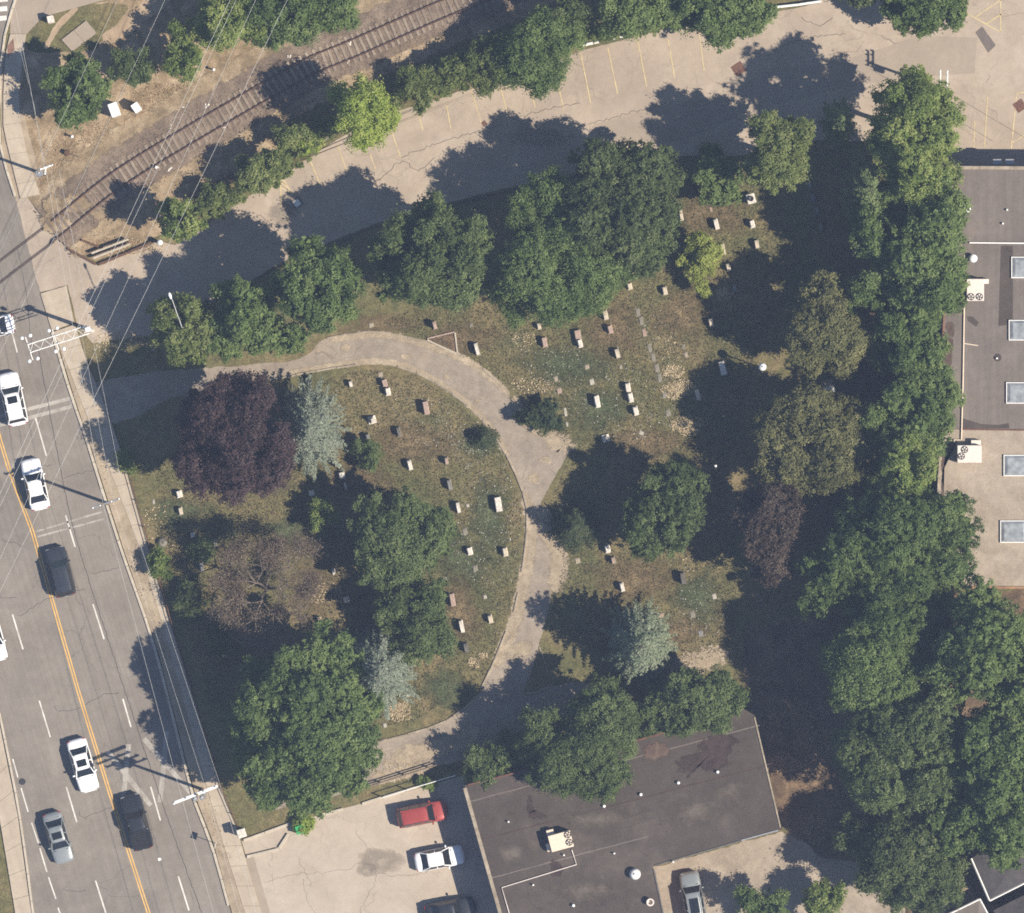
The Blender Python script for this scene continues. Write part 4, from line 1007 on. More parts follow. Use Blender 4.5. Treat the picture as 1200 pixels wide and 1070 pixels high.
# --- inside the cemetery
B('copper_beech', 'big purple-leaved tree beside the avenue', 'purple', 275, 513, 60, 66, 13, [(245, 500, 34, 40, -1), (310, 530, 30, 40, -1), (285, 460, 30, 26, -1)], lump=0.3, dens=390)
conifer('blue_spruce', 'silvery spruce touching the purple-leaved tree', 'spruce', 363, 502, 44, 58, 11.5, 19, bushy=1.1, full=0.7)
conifer('blue_spruce', 'silvery spruce between the two large trees of the south-west corner', 'spruce', 444, 790, 46, 54, 12.5, 17, bushy=1.3, full=0.6)
conifer('blue_spruce', 'silvery green spruce on the lawn above the dark flat roof', 'spruce2', 750, 756, 40, 48, 12, 20, bushy=1.4, wid=0.45, full=0.5)
withered_tree('withered_tree', 'half-dead tree with bare grey twigs and brown leaves', 312, 690, 70, 62, 8.5)
B('birch_tree', 'thin-leaved green tree in the middle of the west lawn', 'olive', 470, 632, 50, 42, 7.5, [(435, 610, 24, 30, 0), (450, 665, 28, 26, -.5), (505, 612, 24, 26, -.5)], gap=0.14, leaf=0.16)
B('birch_tree', 'thin-leaved green tree right of the lower silvery spruce', 'olive', 492, 738, 36, 46, 6.2, [(460, 712, 24, 22, 0), (500, 700, 24, 24, -.5)], gap=0.14, leaf=0.16)
B('shrub', 'small bright green bush beside a white stone in the west lawn', 'bright', 378, 603, 17, 19, 3.0, cat='bush', leaf=0.18)
B('shrub', 'dark green low bush right of the upper silvery spruce', 'olive', 430, 531, 20, 17, 2.6, cat='bush', leaf=0.16, gap=0.25)
conifer('yew_bush', 'small dark yew bush inside the curve of the drive', 'bluegreen', 566, 513, 19, 15, 2.0, 9, needle=0.17, cat='bush', bushy=1.7, wid=0.6)
B('yew_bush', 'round dark green bush at the bend of the drive', 'bluegreen', 634, 488, 25, 22, 2.5, cat='bush', leaf=0.16, clump=0.34)
conifer('cedar_tree', 'small dark conifer in the shade right of the drive', 'bluegreen', 672, 618, 30, 30, 5.2, 12, needle=0.2, bushy=1.6, wid=0.5)
B('apple_tree', 'rounded green tree in the middle of the east lawn', 'olive', 782, 592, 42, 46, 8.6, [(750, 615, 24, 28, -.8), (770, 635, 34, 18, -1.6)], leaf=0.16)
B('cedar_bush', 'glowing yellow-green bush on the east lawn', 'yellow', 822, 306, 22, 31, 3.4, cat='bush', leaf=0.16, clump=0.4)
B('shrub', 'green bush in the shade beside the pale round boulder', 'bright', 187, 660, 15, 17, 2.0, cat='bush', leaf=0.18)
B('shrub', 'overgrown bush at the sidewalk below the drive entrance', 'bright', 147, 540, 10, 15, 1.6, cat='bush', leaf=0.17)
B('shrub', 'olive shrub in the shade of the purple-leaved tree', 'olive', 238, 645, 14, 13, 1.6, cat='bush', leaf=0.18)
B('shrub', 'low weed clump behind the parked red car', 'bright', 500, 918, 12, 8, 1.0, cat='bush', leaf=0.16, clump=0.25)
B('shrub', 'small green shrub below the chestnut tree of the north row', 'green', 735, 322, 9, 10, 1.2, cat='bush', leaf=0.16, clump=0.25)

B('shrub', 'dark overgrown shrub left of the withered tree', 'deep', 222, 702, 22, 26, 2.0, cat='bush', leaf=0.16, gap=0.3)
B('shrub', 'dark overgrown shrub below the withered tree', 'deep', 262, 748, 24, 17, 2.0, cat='bush', leaf=0.16, gap=0.3)
# --- loose cover: tufts, clover, straw and fallen leaves
def scatter(name, polys, n, size, mat, tint=(0.5, 0.2), z=0.03, up=0.6, ratio=0.6, parent=None, label=None):
    xs = []; ys = []
    ar = []
    for p in polys:
        ar.append((max(a for a, b in p) - min(a for a, b in p)) * (max(b for a, b in p) - min(b for a, b in p)))
    for p, a in zip(polys, ar):
        k = int(n * a / sum(ar))
        x = NP.uniform(min(q[0] for q in p), max(q[0] for q in p), k); y = NP.uniform(min(q[1] for q in p), max(q[1] for q in p), k)
        ok = in_poly(x, y, p)
        xs.append(x[ok]); ys.append(y[ok])
    x = np.concatenate(xs); y = np.concatenate(ys); k = len(x)
    pos = np.stack([x, y, z * NP.uniform(0.6, 1.4, k)], 1)
    nrm = NP.normal(size=(k, 3)) * up + np.array([[0, 0, 1.0]])
    L = size * NP.uniform(0.5, 1.4, k)
    o = leaf_object(name, pos, nrm, L, L * ratio, NP.normal(tint[0], tint[1], k), mat, parent)
    tag(o, label, kind='stuff'); return o
LAWN_W = PL([(180, 540), (330, 460), (426, 432), (487, 440), (547, 480), (590, 535), (612, 600), (605, 690), (570, 790), (480, 850), (420, 850), (250, 830), (205, 700)])
LAWN_E = PL([(440, 380), (560, 330), (800, 200), (900, 200), (940, 300), (880, 440), (850, 560), (870, 700), (860, 760), (780, 790), (640, 740), (660, 660), (640, 600), (670, 530), (600, 455), (540, 410)])
scatter('grass_tufts', [LAWN_W, LAWN_E], 150000, 0.17, G['grass'], (0.45, 0.35), 0.04, 0.9, 0.4, ground)
CLOVER = [PL(p) for p in [[(560, 480), (600, 545), (612, 610), (606, 680), (560, 690), (530, 640), (540, 560), (520, 500)], [(700, 420), (760, 440), (790, 500), (740, 520), (690, 500)], [(600, 410), (680, 400), (690, 500), (640, 470)], [(760, 330), (790, 400), (830, 470), (790, 480), (750, 400)], [(800, 670), (850, 690), (850, 750), (790, 740)], [(440, 440), (520, 470), (570, 530), (480, 520)]]]
scatter('clover_flowers', CLOVER, 2600, 0.085, G['white_fleck'], (0.35, 0.25), 0.04, 0.3, 0.9, ground)
scatter('clover_flowers', [LAWN_W, LAWN_E], 1600, 0.07, G['white_fleck'], (0.25, 0.25), 0.04, 0.3, 0.9, ground)
def patch(cx, cy, rx, ry, seed):
    r = random.Random(seed)
    return ragged([P(cx + rx * math.cos(t * 0.628) * r.uniform(0.7, 1.15), cy + ry * math.sin(t * 0.628) * r.uniform(0.7, 1.15)) for t in range(10)], 0.2, 0.1, True, seed)
for i, (cx, cy, rx, ry) in enumerate([(793, 455, 17, 10), (788, 434, 11, 6), (800, 497, 15, 8), (805, 503, 10, 5), (553, 775, 6, 5), (565, 768, 5, 4), (466, 833, 13, 11), (845, 342, 9, 8)]):
    q = patch(cx, cy, rx * 0.85, ry * 0.8, 300 + i); q2 = patch(cx + 2, cy + 1, rx * 1.35, ry * 1.3, 320 + i)
    decal('straw_patch', q, 0.0145 + 0.0005 * i, M['dirt_f'], ground)
    scatter('straw', [q, q2], int(rx * ry * 9), 0.15, G['pale_litter'], (0.55, 0.25), 0.06, 0.7, 0.5, ground)
for i, (cx, cy, rx, ry, n) in enumerate([(622, 452, 26, 12, 500), (615, 398, 14, 8, 200), (383, 697, 22, 14, 420), (780, 405, 22, 14, 160), (138, 398, 30, 12, 700), (460, 905, 40, 14, 260), (806, 665, 10, 16, 80), (160, 290, 40, 10, 300), (655, 820, 22, 14, 260), (190, 620, 22, 40, 240)]):
    scatter('straw', [patch(cx, cy, rx, ry, 330 + i)], n, 0.15, G['pale_litter'], (0.5, 0.3), 0.05, 0.7, 0.55, ground)
for i, (cx, cy, rx, ry, n) in enumerate([(915, 895, 28, 14, 1500), (950, 870, 22, 40, 700), (990, 930, 18, 22, 900), (955, 970, 14, 20, 500), (910, 840, 14, 26, 500), (905, 705, 40, 14, 500), (1110, 1035, 26, 18, 500), (890, 820, 20, 30, 300)]):
    scatter('fallen_leaves', [patch(cx, cy, rx, ry, 360 + i)], n, 0.17, G['litter'], (0.5, 0.3), 0.05, 0.7, 0.6, ground)
for i, (cx, cy, rx, ry, n) in enumerate([(100, 175, 50, 40, 900), (200, 120, 60, 25, 900), (60, 230, 20, 30, 500), (350, 45, 50, 14, 500), (130, 290, 45, 12, 500)]):
    scatter('dry_grass', [patch(cx, cy, rx, ry, 390 + i)], n * 3, 0.15, G['litter'], (0.4, 0.3), 0.05, 1.0, 0.35, dry_ground)

# ------------------------------------------------------------------ buildings
def parapet(parent, line, w, z0, z1, mat, h):
    """coping stones along a roof edge"""
    pts = PL(line, h)
    for i in range(len(pts) - 1):
        a, b = pts[i], pts[i + 1]; L = math.hypot(b[0] - a[0], b[1] - a[1]); ang = math.atan2(b[1] - a[1], b[0] - a[0])
        n = max(1, int(L / 2.4))
        for k in range(n):
            t = (k + 0.5) / n
            o = obj('coping', MB().bevbox((0, 0, 0), (L / n - 0.012, w, z1 - z0), 0, 0.02), mat, parent)
            o.location = (a[0] + (b[0] - a[0]) * t, a[1] + (b[1] - a[1]) * t, z0); o.rotation_euler = (0, 0, ang)
def pipe(parent, pts, r, mat, h, name='conduit'):
    obj(name, MB().tube([(*P(x, y, h), z) for x, y, z in pts], r, 6), mat, parent)

# long building on the right
HB = 5.6
lb = thing('long_building', 'long flat-roofed building along the right edge with brown and tan roofs', 'building', (0, 0, 0))
obj('wall', MB().prism(PL([(1113, 197), (1290, 198), (1290, 689), (1098, 689), (1106, 400)], HB), 0, HB - 0.06), M['brick'], lb)
obj('roof', MB().prism(PL([(1111, 195), (1292, 196), (1292, 286), (1109.5, 286)], HB), HB - 0.058, HB + 0.02), M['roof_brown'], lb)
obj('roof', MB().prism(PL([(1109.5, 286.3), (1292, 286.3), (1292, 503), (1103, 503)], HB), HB - 0.058, HB + 0.012), M['roof_brown'], lb)
obj('roof', MB().prism(PL([(1103, 503.3), (1292, 503.3), (1292, 690), (1096, 690)], HB), HB - 0.058, HB - 0.005), M['roof_tan'], lb)
decal('stained_strip', ragged(PL([(1106, 372), (1112, 360), (1121, 372), (1118, 420), (1115, 470), (1110, 502), (1105, 502), (1104, 440)], HB), 0.2, 0.1, False, 31), HB + 0.017, M['stain_f'], lb, 4)
decal('stained_strip', ragged(PL([(1104, 508), (1126, 505), (1122, 516), (1108, 530), (1104, 560), (1106, 600), (1101, 600), (1102, 540)], HB), 0.2, 0.1, False, 32), HB + 0.003, M['stain_f'], lb, 4)
for q in ([(1127, 490), (1134, 492), (1150, 497), (1170, 498), (1182, 496), (1183, 502), (1127, 502)], [(1173, 288), (1187, 288), (1187, 380), (1170, 382)], [(1133, 371), (1140, 371), (1147, 378), (1144, 383), (1134, 376)]):
    obj('felt_patch', MB().sheet(PL(q, HB), HB + 0.021), M['roof_dark'], lb)
parapet(lb, [(1112, 196.5), (1290, 197.5)], 0.3, HB + 0.02, HB + 0.2, M['oldkerb'], HB)
parapet(lb, [(1112.5, 201), (1110.8, 284)], 0.26, HB + 0.02, HB + 0.18, M['stain'], HB)
parapet(lb, [(1110, 292), (1105, 400), (1103.6, 500)], 0.2, HB + 0.02, HB + 0.12, M['brick'], HB)
parapet(lb, [(1103.5, 506), (1098, 600), (1097, 687)], 0.22, HB - 0.004, HB + 0.1, M['oldkerb'], HB)
parapet(lb, [(1100, 688.5), (1290, 688.5)], 0.22, HB - 0.004, HB + 0.1, M['stain'], HB)
parapet(lb, [(1124, 503), (1290, 505)], 0.14, HB + 0.014, HB + 0.06, M['rust'], HB)
pipe(lb, [(1136, 284.5, HB + 0.16), (1292, 286, HB + 0.16)], 0.075, M['white_metal'], HB)
pipe(lb, [(1130, 299, HB + 0.12), (1130, 345, HB + 0.12), (1128.5, 440, HB + 0.12), (1126.5, 515, HB + 0.12), (1118, 515.5, HB + 0.12), (1118, 519, HB + 0.12)], 0.065, M['hvac'], HB)
pipe(lb, [(1130, 402.5, HB + 0.1), (1146, 405, HB + 0.1)], 0.05, M['hvac'], HB)
for (x, y) in [(1175, 262), (1180, 246), (1168, 420)]:
    obj('roof_pipe', MB().lathe([(0.09, 0), (0.09, 0.25), (0.06, 0.27)], (*P(x, y, HB), HB + 0.015), 10), M['white_metal'], lb)
obj('roof_drain', MB().lathe([(0.35, 0), (0.33, 0.02), (0.1, 0.03), (0.09, 0.1)], (*P(1169, 419, HB), HB + 0.016), 14), M['roof_dark'], lb)
def skylight(parent, x0, y0, x1, y1, zr):
    a = P(x0, y0, HB); b = P(x1, y1, HB); cx, cy = (a[0] + b[0]) / 2, (a[1] + b[1]) / 2; w, d = abs(b[0] - a[0]), abs(b[1] - a[1])
    f = obj('skylight_frame', MB().box((cx, cy, zr - 0.02), (w, d, 0.2)), M['white_metal'], parent)
    m = MB(); z = zr + 0.182
    iw, idp = w / 2 - 0.07, d / 2 - 0.07
    m.add([(cx - iw, cy - idp, z), (cx + iw, cy - idp, z), (cx + iw, cy + idp, z), (cx - iw, cy + idp, z), (cx - iw * .75, cy - idp * .75, z + 0.14), (cx + iw * .75, cy - idp * .75, z + 0.14), (cx + iw * .75, cy + idp * .75, z + 0.14), (cx - iw * .75, cy + idp * .75, z + 0.14)],
          [(0, 1, 5, 4), (1, 2, 6, 5), (2, 3, 7, 6), (3, 0, 4, 7), (4, 5, 6, 7), (3, 2, 1, 0)])
    obj('skylight_dome', m, M['sky_glass'], f)
for (x0, y0, x1, y1) in [(1185, 301, 1216, 326), (1182, 375, 1214, 399), (1179, 448, 1211, 473)]: skylight(lb, x0, y0, x1, y1, HB + 0.012)
for (x0, y0, x1, y1) in [(1176, 533, 1206, 558), (1172, 610, 1203, 636)]: skylight(lb, x0, y0, x1, y1, HB - 0.005)

def hvac(label, px, py, w, d, ang, h, fans, side, mat, zr, hh=1.15):
    """package unit: cabinet, top fans with grilles, side duct, condensate pipe"""
    x, y = P(px, py, h); t = thing('rooftop_unit', label, 'air conditioner', (x, y, zr), ang)
    obj('cabinet', MB().bevbox((0, 0, 0.12), (w, d, hh - 0.12), 0, 0.03), mat, t)
    obj('curb', MB().box((0, 0, 0), (w - 0.15, d - 0.15, 0.118)), M['dark_metal'], t)
    for (fx, fy) in fans:
        f = obj('fan', MB().lathe([(0.31, 0), (0.31, 0.05), (0.27, 0.052), (0.265, 0.012), (0.02, 0.01)], (fx, fy, hh + 0.002), 18), M['dark_metal'], t)
        m = MB()
        for k in range(5):
            a = k * 1.2566; m.add([(fx + math.cos(a) * 0.05, fy + math.sin(a) * 0.05, hh + 0.03), (fx + math.cos(a) * 0.25, fy + math.sin(a) * 0.25, hh + 0.02), (fx + math.cos(a + .7) * 0.25, fy + math.sin(a + .7) * 0.25, hh + 0.045)], [(0, 1, 2)])
        obj('fan_blade', m, mat, f)
    for (sx, sy, sw, sd, sh) in side: obj('duct_hood', MB().bevbox((sx, sy, 0.15), (sw, sd, sh), 0, 0.03), mat, t)
    for k in range(4): obj('access_panel', MB().box((-w / 2 + (k + .5) * w / 4, -d / 2 - 0.008, 0.25), (w / 4 - 0.06, 0.012, hh - 0.45)), M['hvac_w'], t)
    return t
hvac('cream rooftop unit whose two fans line its lower side, beside a round vent', 1142, 340, 1.5, 1.9, 0, HB, [(-0.38, -0.6), (0.35, -0.6)], [(0.95, 0.75, 0.5, 0.42, 0.5)], M['hvac_w'], HB + 0.012)
hvac('pale rooftop unit on the tan roof with two fans at its left end', 1135, 532, 2.1, 1.5, 0, HB, [(-0.42, 0.38), (-0.7, -0.2)], [(0.6, 1.0, 0.85, 0.42, 0.45)], M['hvac_w'], HB - 0.005, 1.25)
v = thing('roof_vent', 'white domed vent on the brown roof near the building corner', 'vent', (*P(1133, 245, HB), HB + 0.02))
obj('vent_collar', MB().lathe([(0.22, 0), (0.22, 0.4)], (0, 0, 0), 16), M['grey_metal'], v); obj('vent_dome', MB().lathe([(0.3, 0.4), (0.34, 0.46), (0.3, 0.6), (0.18, 0.7), (0.02, 0.74)], (0, 0, 0), 18), M['lamp_white'], v, True)
v = thing('roof_vent', 'white round vent just above the twin-fan unit on the brown roof', 'vent', (*P(1140, 303, HB), HB + 0.012))
obj('vent_collar', MB().lathe([(0.24, 0), (0.24, 0.4)], (0, 0, 0), 16), M['grey_metal'], v); obj('vent_dome', MB().lathe([(0.32, 0.4), (0.38, 0.46), (0.34, 0.6), (0.2, 0.7), (0.02, 0.74)], (0, 0, 0), 18), M['lamp_white'], v, True)
for dx, wh in ((-0.55, 'left'), (0.55, 'right')):
    x, y = P(1175, 193, 3); w_ = thing('wall_unit', wh + ' one of two small grey boxes on the shaded wall facing the lot', 'wall unit', (x + dx, y + 0.12, 3.2), 0, 'wall units on the long building')
    obj('casing', MB().bevbox((0, 0.1, 0), (0.75, 0.5, 0.6), 0, 0.03), M['grey_metal'], w_); obj('bracket', MB().box((0, 0.08, -0.08), (0.6, 0.4, 0.078)), M['dark_metal'], w_)

# dark flat-roofed building in the south
HS = 3.9
RS = [(543, 921), (700, 880), (872, 831), (884, 838), (916, 972), (765, 1015), (783, 1095), (592, 1095)]
sb = thing('flat_building', 'low building with a dark flat roof south of the cemetery', 'building', (0, 0, 0))
obj('wall', MB().prism(PL([(546, 923), (700, 882), (870, 834), (881, 839), (912, 971), (762, 1014), (780, 1093), (595, 1093)], HS), 0, HS - 0.06), M['brick'], sb)
obj('roof', MB().prism(PL(RS, HS), HS - 0.058, HS), M['roof_dark'], sb)
parapet(sb, [(544.5, 923), (592.5, 1093)], 0.32, HS + 0.001, HS + 0.22, M['oldkerb'], HS)
parapet(sb, [(548, 920), (700, 881), (868, 833)], 0.16, HS + 0.001, HS + 0.1, M['rust'], HS)
parapet(sb, [(884, 840), (914.5, 970)], 0.14, HS + 0.001, HS + 0.08, M['oldkerb'], HS)
parapet(sb, [(912, 973), (868, 985)], 0.14, HS + 0.001, HS + 0.08, M['grey_metal'], HS)
parapet(sb, [(866, 986), (767, 1014.5)], 0.14, HS + 0.001, HS + 0.08, M['granite_d'], HS)
parapet(sb, [(766, 1018), (782, 1093)], 0.14, HS + 0.001, HS + 0.08, M['granite_d'], HS)
decal('roof_stain', ragged(PL([(812, 880), (822, 862), (858, 850), (872, 862), (868, 888), (850, 905), (835, 912), (815, 905), (800, 915), (790, 890)], HS), 0.2, 0.2, True, 41), HS + 0.004, M['wet_f'], sb)
decal('roof_stain', ragged(PL([(752, 866), (775, 868), (795, 876), (790, 890), (770, 896), (755, 892)], HS), 0.2, 0.15, True, 42), HS + 0.008, M['stain_f'], sb)
decal('roof_stain', ragged(PL([(614, 930), (622, 930), (625, 950), (618, 955), (632, 950), (645, 958), (636, 964), (618, 956)], HS), 0.15, 0.06, True, 43), HS + 0.004, M['wet_f'], sb)
decal('roof_stain', ragged(PL([(642, 1012), (650, 1003), (660, 1010), (660, 1024), (650, 1031), (643, 1024)], HS), 0.15, 0.06, True, 44), HS + 0.004, M['wet_f'], sb)
pipe(sb, [(670, 996, HS + 0.1), (675.5, 1013, HS + 0.1), (640, 1024, HS + 0.1), (588, 1040, HS + 0.1), (596, 1068, HS + 0.1), (602, 1090, HS + 0.1)], 0.05, M['hvac_w'], HS)
for i, (x, y) in enumerate([(708, 944.6), (751, 931), (795, 917.3), (841, 904.6), (672, 1061), (720, 1000), (625, 1037), (596, 963), (789, 1010), (661, 1002)]):
    big = i < 5
    obj('roof_pipe', MB().lathe([(0.13 if big else 0.07, 0), (0.13 if big else 0.07, 0.3), (0.08, 0.33)], (*P(x, y, HS), HS + 0.001), 12), M['lamp_white'] if big else M['white_metal'], sb)
for k, (a_, b_) in enumerate([((560, 985), (905, 895)), ((572, 1030), (760, 980)), ((548, 940), (890, 850))]):
    q_ = [P(a_[0] + (b_[0] - a_[0]) * t / 24, a_[1] + (b_[1] - a_[1]) * t / 24 + RNG.uniform(-.4, .4), HS) for t in range(25)]
    obj('membrane_seam', strip(q_, 0.09, HS + 0.0025), M['roof_brown' if k else 'wet_stain'], sb)
for k, (x_, y_, rx_, ry_) in enumerate([(700, 960, 50, 16), (820, 950, 46, 20), (600, 1000, 26, 16), (690, 1045, 50, 18), (860, 930, 26, 24)]):
    rr_ = random.Random(520 + k); decal('ponding_stain', [P(x_ + rx_ * rr_.uniform(.7, 1.3) * math.cos(t * .6), y_ + ry_ * rr_.uniform(.7, 1.3) * math.sin(t * .6), HS) for t in range(10)], HS + 0.012 + 0.001 * k, M['pond_f'], sb)
hvac('cream rooftop unit with two fans on the dark flat roof', 657, 985, 2.0, 1.45, math.radians(15), HS, [(0.72, 0.4), (0.7, -0.28)], [(-0.7, 0.95, 0.65, 0.5, 0.5), (-1.2, -0.3, 0.32, 0.7, 0.4)], M['hvac'], HS + 0.001, 1.2)
v = thing('roof_vent', 'silver mushroom vent on the dark flat roof', 'vent', (*P(744, 1024, HS), HS + 0.001))
obj('vent_base', MB().lathe([(0.5, 0), (0.5, 0.12), (0.3, 0.16), (0.28, 0.45)], (0, 0, 0), 20), M['grey_metal'], v); obj('vent_cap', MB().lathe([(0.46, 0.45), (0.5, 0.5), (0.3, 0.7), (0.05, 0.76)], (0, 0, 0), 20), M['white_metal'], v, True)
obj('vent_knob', MB().lathe([(0.1, 0.76), (0.1, 0.84), (0.03, 0.86)], (0, 0, 0), 10), M['white_metal'], v)
v = thing('roof_vent', 'open-topped ring vent near the notch of the dark flat roof', 'vent', (*P(762, 1057, HS), HS + 0.001))
obj('vent_pipe', MB().lathe([(0.3, 0), (0.3, 0.5), (0.34, 0.52), (0.34, 0.56), (0.22, 0.56), (0.2, 0.2), (0.01, 0.2)], (0, 0, 0), 18), M['hvac_w'], v)

# houses in the lower right corner
def house(label, roof_px, h, mat, fascia, wallmat='brick'):
    t = thing('house', label, 'house', (0, 0, 0))
    q = PL(roof_px, h); c = (sum(a for a, b in q) / len(q), sum(b for a, b in q) / len(q))
    obj('wall', MB().prism([(c[0] + (a - c[0]) * 0.94, c[1] + (b - c[1]) * 0.94) for a, b in q], 0, h - 0.15), M[wallmat], t)
    m = MB(); n = len(q)
    m.add([(a, b, h - 0.15) for a, b in q] + [(a, b, h) for a, b in q] + [(c[0], c[1], h + 0.5)],
          [tuple(range(n))] + [(i, (i + 1) % n, n + (i + 1) % n, n + i) for i in range(n)] + [(n + i, n + (i + 1) % n, 2 * n) for i in range(n)])
    obj('roof', m, M[mat], t)
    for a, b in fascia:
        A = P(*a, h); Bq = P(*b, h); obj('fascia', MB().tube([(*A, h + 0.03), (*Bq, h + 0.03)], 0.085, 4), M['white_metal'], t)
    return t
house('dark-roofed house with white gutters at the right edge', [(1138, 1006), (1159.5, 1055.5), (1240, 1015), (1215, 965)], 4.0, 'roof_house', [((1138, 1006), (1159.5, 1055.5)), ((1159.5, 1055.5), (1240, 1015))])
house('grey-roofed house with white gutters cut by the bottom edge', [(1110, 1072), (1148, 1053.5), (1178, 1110), (1138, 1130)], 4.0, 'roof_brown', [((1110, 1072), (1148, 1053.5)), ((1148, 1053.5), (1178, 1110))])
house('blackish roof in the bottom right corner below the tan strip', [(1164, 1067), (1250, 1024), (1290, 1110), (1205, 1150)], 3.6, 'roof_house', [])
tan = struct('house_yard', MB().sheet(PL([(1095, 1042), (1130, 1025), (1150, 1060), (1180, 1062), (1260, 1015), (1260, 1060), (1150, 1110), (1090, 1080)]), 0.010), M['dirt'])

# ------------------------------------------------------------------ vehicles
def car(label, px, py, head, kind, paint_m, L=4.65, W=1.82, sunroof=False, name=None, rack=False):
    ang = math.atan2(-head[1], head[0])
    x, y = P(px, py, 0.9); t = thing(name or {'sedan': 'sedan', 'suv': 'suv', 'pickup': 'pickup_truck'}[kind], label, 'truck' if kind == 'pickup' else 'car', (x, y, 0.008), ang)
    pm = M[paint_m]
    if kind == 'sedan': belt, H, xf0, xf1, xr1, xr0 = 0.93, 1.46, 0.98, 0.28, -0.98, -1.66
    elif kind == 'suv': belt, H, xf0, xf1, xr1, xr0 = 1.04, 1.68, 1.05, 0.42, -1.78, -2.12
    else: belt, H, xf0, xf1, xr1, xr0 = 1.08, 1.82, 0.95, 0.4, -0.62, -0.78
    hl = L / 2; m = MB(); rings = []
    N = 26
    for i in range(N + 1):
        s = -1 + 2 * i / N; X = hl * s * (1 - 0.0)
        a = abs(s)
        w = W / 2 * (1 - (0.13 if s > 0 else 0.09) * a ** 5 - 0.24 * max(0, a - 0.93) / 0.07)
        if X > xf0: top = belt + 0.02 - 0.2 * ((X - xf0) / (hl - xf0)) ** 1.6 - 0.16 * max(0, s - 0.93) / 0.07
        elif X < xr0: top = belt + 0.03 - 0.05 * ((xr0 - X) / max(0.05, hl + xr0)) - 0.16 * max(0, -s - 0.94) / 0.06
        else: top = belt + 0.02
        bot = 0.22 + 0.12 * max(0, a - 0.85) / 0.15
        half = [(w - 0.07, bot), (w, bot + 0.12), (w + 0.0, (bot + top) / 2), (w - 0.03, top - 0.14), (w - 0.1, top - 0.03), (w - 0.24, top + 0.005), (w * 0.4, top + 0.03)]
        ring = [(X, yy, z) for yy, z in half] + [(X, -yy, z) for yy, z in reversed(half)]
        rings.append(ring)
    n = len(rings[0]); vs_ = [p for r in rings for p in r]
    fs = [(i * n + k, i * n + (k + 1) % n, (i + 1) * n + (k + 1) % n, (i + 1) * n + k) for i in range(N) for k in range(n)]
    fs += [tuple(range(n - 1, -1, -1)), tuple(N * n + k for k in range(n))]
    fs = [tuple(reversed(f)) for f in fs]
    m.add(vs_, fs); obj('body', m, pm, t, True)
    wb, wr = W / 2 - 0.1, W / 2 - 0.29
    # cabin: glass panes between pillars, roof panel on top
    bz, tz = belt + 0.01, H - 0.05
    F0, F1, R1, R0 = (xf0, wb, bz), (xf1, wr, tz), (xr1, wr, tz), (xr0, wb, bz)
    def quad(name_, a, b, c, d, mat, th=0.03, parent=t):
        a, b, c, d = map(Vector, (a, b, c, d)); nn = (b - a).cross(d - a).normalized() * th
        mm = MB(); mm.add([a, b, c, d, a - nn, b - nn, c - nn, d - nn], [(0, 1, 2, 3), (7, 6, 5, 4), (0, 4, 5, 1), (1, 5, 6, 2), (2, 6, 7, 3), (3, 7, 4, 0)])
        return obj(name_, mm, mat, parent)
    def mir(p): return (p[0], -p[1], p[2])
    def lp(a, b, s): return tuple(a[i] + (b[i] - a[i]) * s for i in range(3))
    iF0, iF1 = (xf0, wb - 0.07, bz), (xf1, wr - 0.05, tz)
    quad('windshield', mir(iF0), iF0, iF1, mir(iF1), M['glass'])
    iR0, iR1 = (xr0, wb - 0.1, bz), (xr1, wr - 0.07, tz)
    quad('rear_window', iR0, mir(iR0), mir(iR1), iR1, M['glass'])
    nb_ = 2 if kind != 'suv' else 3
    for s in (1, -1):
        for k in range(nb_):
            u0 = 0.03 + k * 0.97 / nb_; u1 = (k + 1) * 0.97 / nb_ - 0.03
            a, b, c, d = lp(F0, R0, u0), lp(F0, R0, u1), lp(F1, R1, u1), lp(F1, R1, u0)
            if s < 0: a, b, c, d = mir(b), mir(a), mir(d), mir(c)
            quad('side_window', b, a, d, c, M['glass'])
    for s in (1, -1):
        for A, Bp in [(F0, F1), (R0, R1)] + [(lp(F0, R0, (k) * 0.97 / nb_ + 0.0), lp(F1, R1, k * 0.97 / nb_)) for k in range(1, nb_)]:
            A2 = (A[0], A[1] * s, A[2] - 0.03); B2 = (Bp[0], Bp[1] * s, Bp[2] + 0.01)
            obj('pillar', MB().tube([A2, B2], [0.055, 0.045], 6), pm, t)
    # roof panel, gently crowned with rounded rim
    m = MB(); gx = 8; gy = 8; vs_ = []
    for i in range(gx + 1):
        for j in range(gy + 1):
            u = i / gx; vv = -1 + 2 * j / gy
            X = xf1 + 0.06 + (xr1 - 0.06 - xf1 - 0.06) * u; Y = vv * (wr + 0.03) * (1 - 0.05 * (2 * u - 1) ** 4)
            e = max(abs(2 * u - 1) ** 6, abs(vv) ** 5)
            vs_.append((X, Y, H - 0.07 * e - 0.012 * (vv * vv)))
    m.add(vs_, [(i * (gy + 1) + j, i * (gy + 1) + j + 1, (i + 1) * (gy + 1) + j + 1, (i + 1) * (gy + 1) + j) for i in range(gx) for j in range(gy)])
    nv = len(vs_)
    m.v += [(a, b, H - 0.1) for a, b, c in vs_]; m.f += [tuple(nv + k for k in reversed(f)) for f in list(m.f)]
    rf = obj('roof', m, pm, t, True)
    if sunroof:
        obj('sunroof', MB().bevbox((xf1 - 0.52, 0, H - 0.02), (0.62, 0.86, 0.03), 0, 0.012), M['glass'], rf)
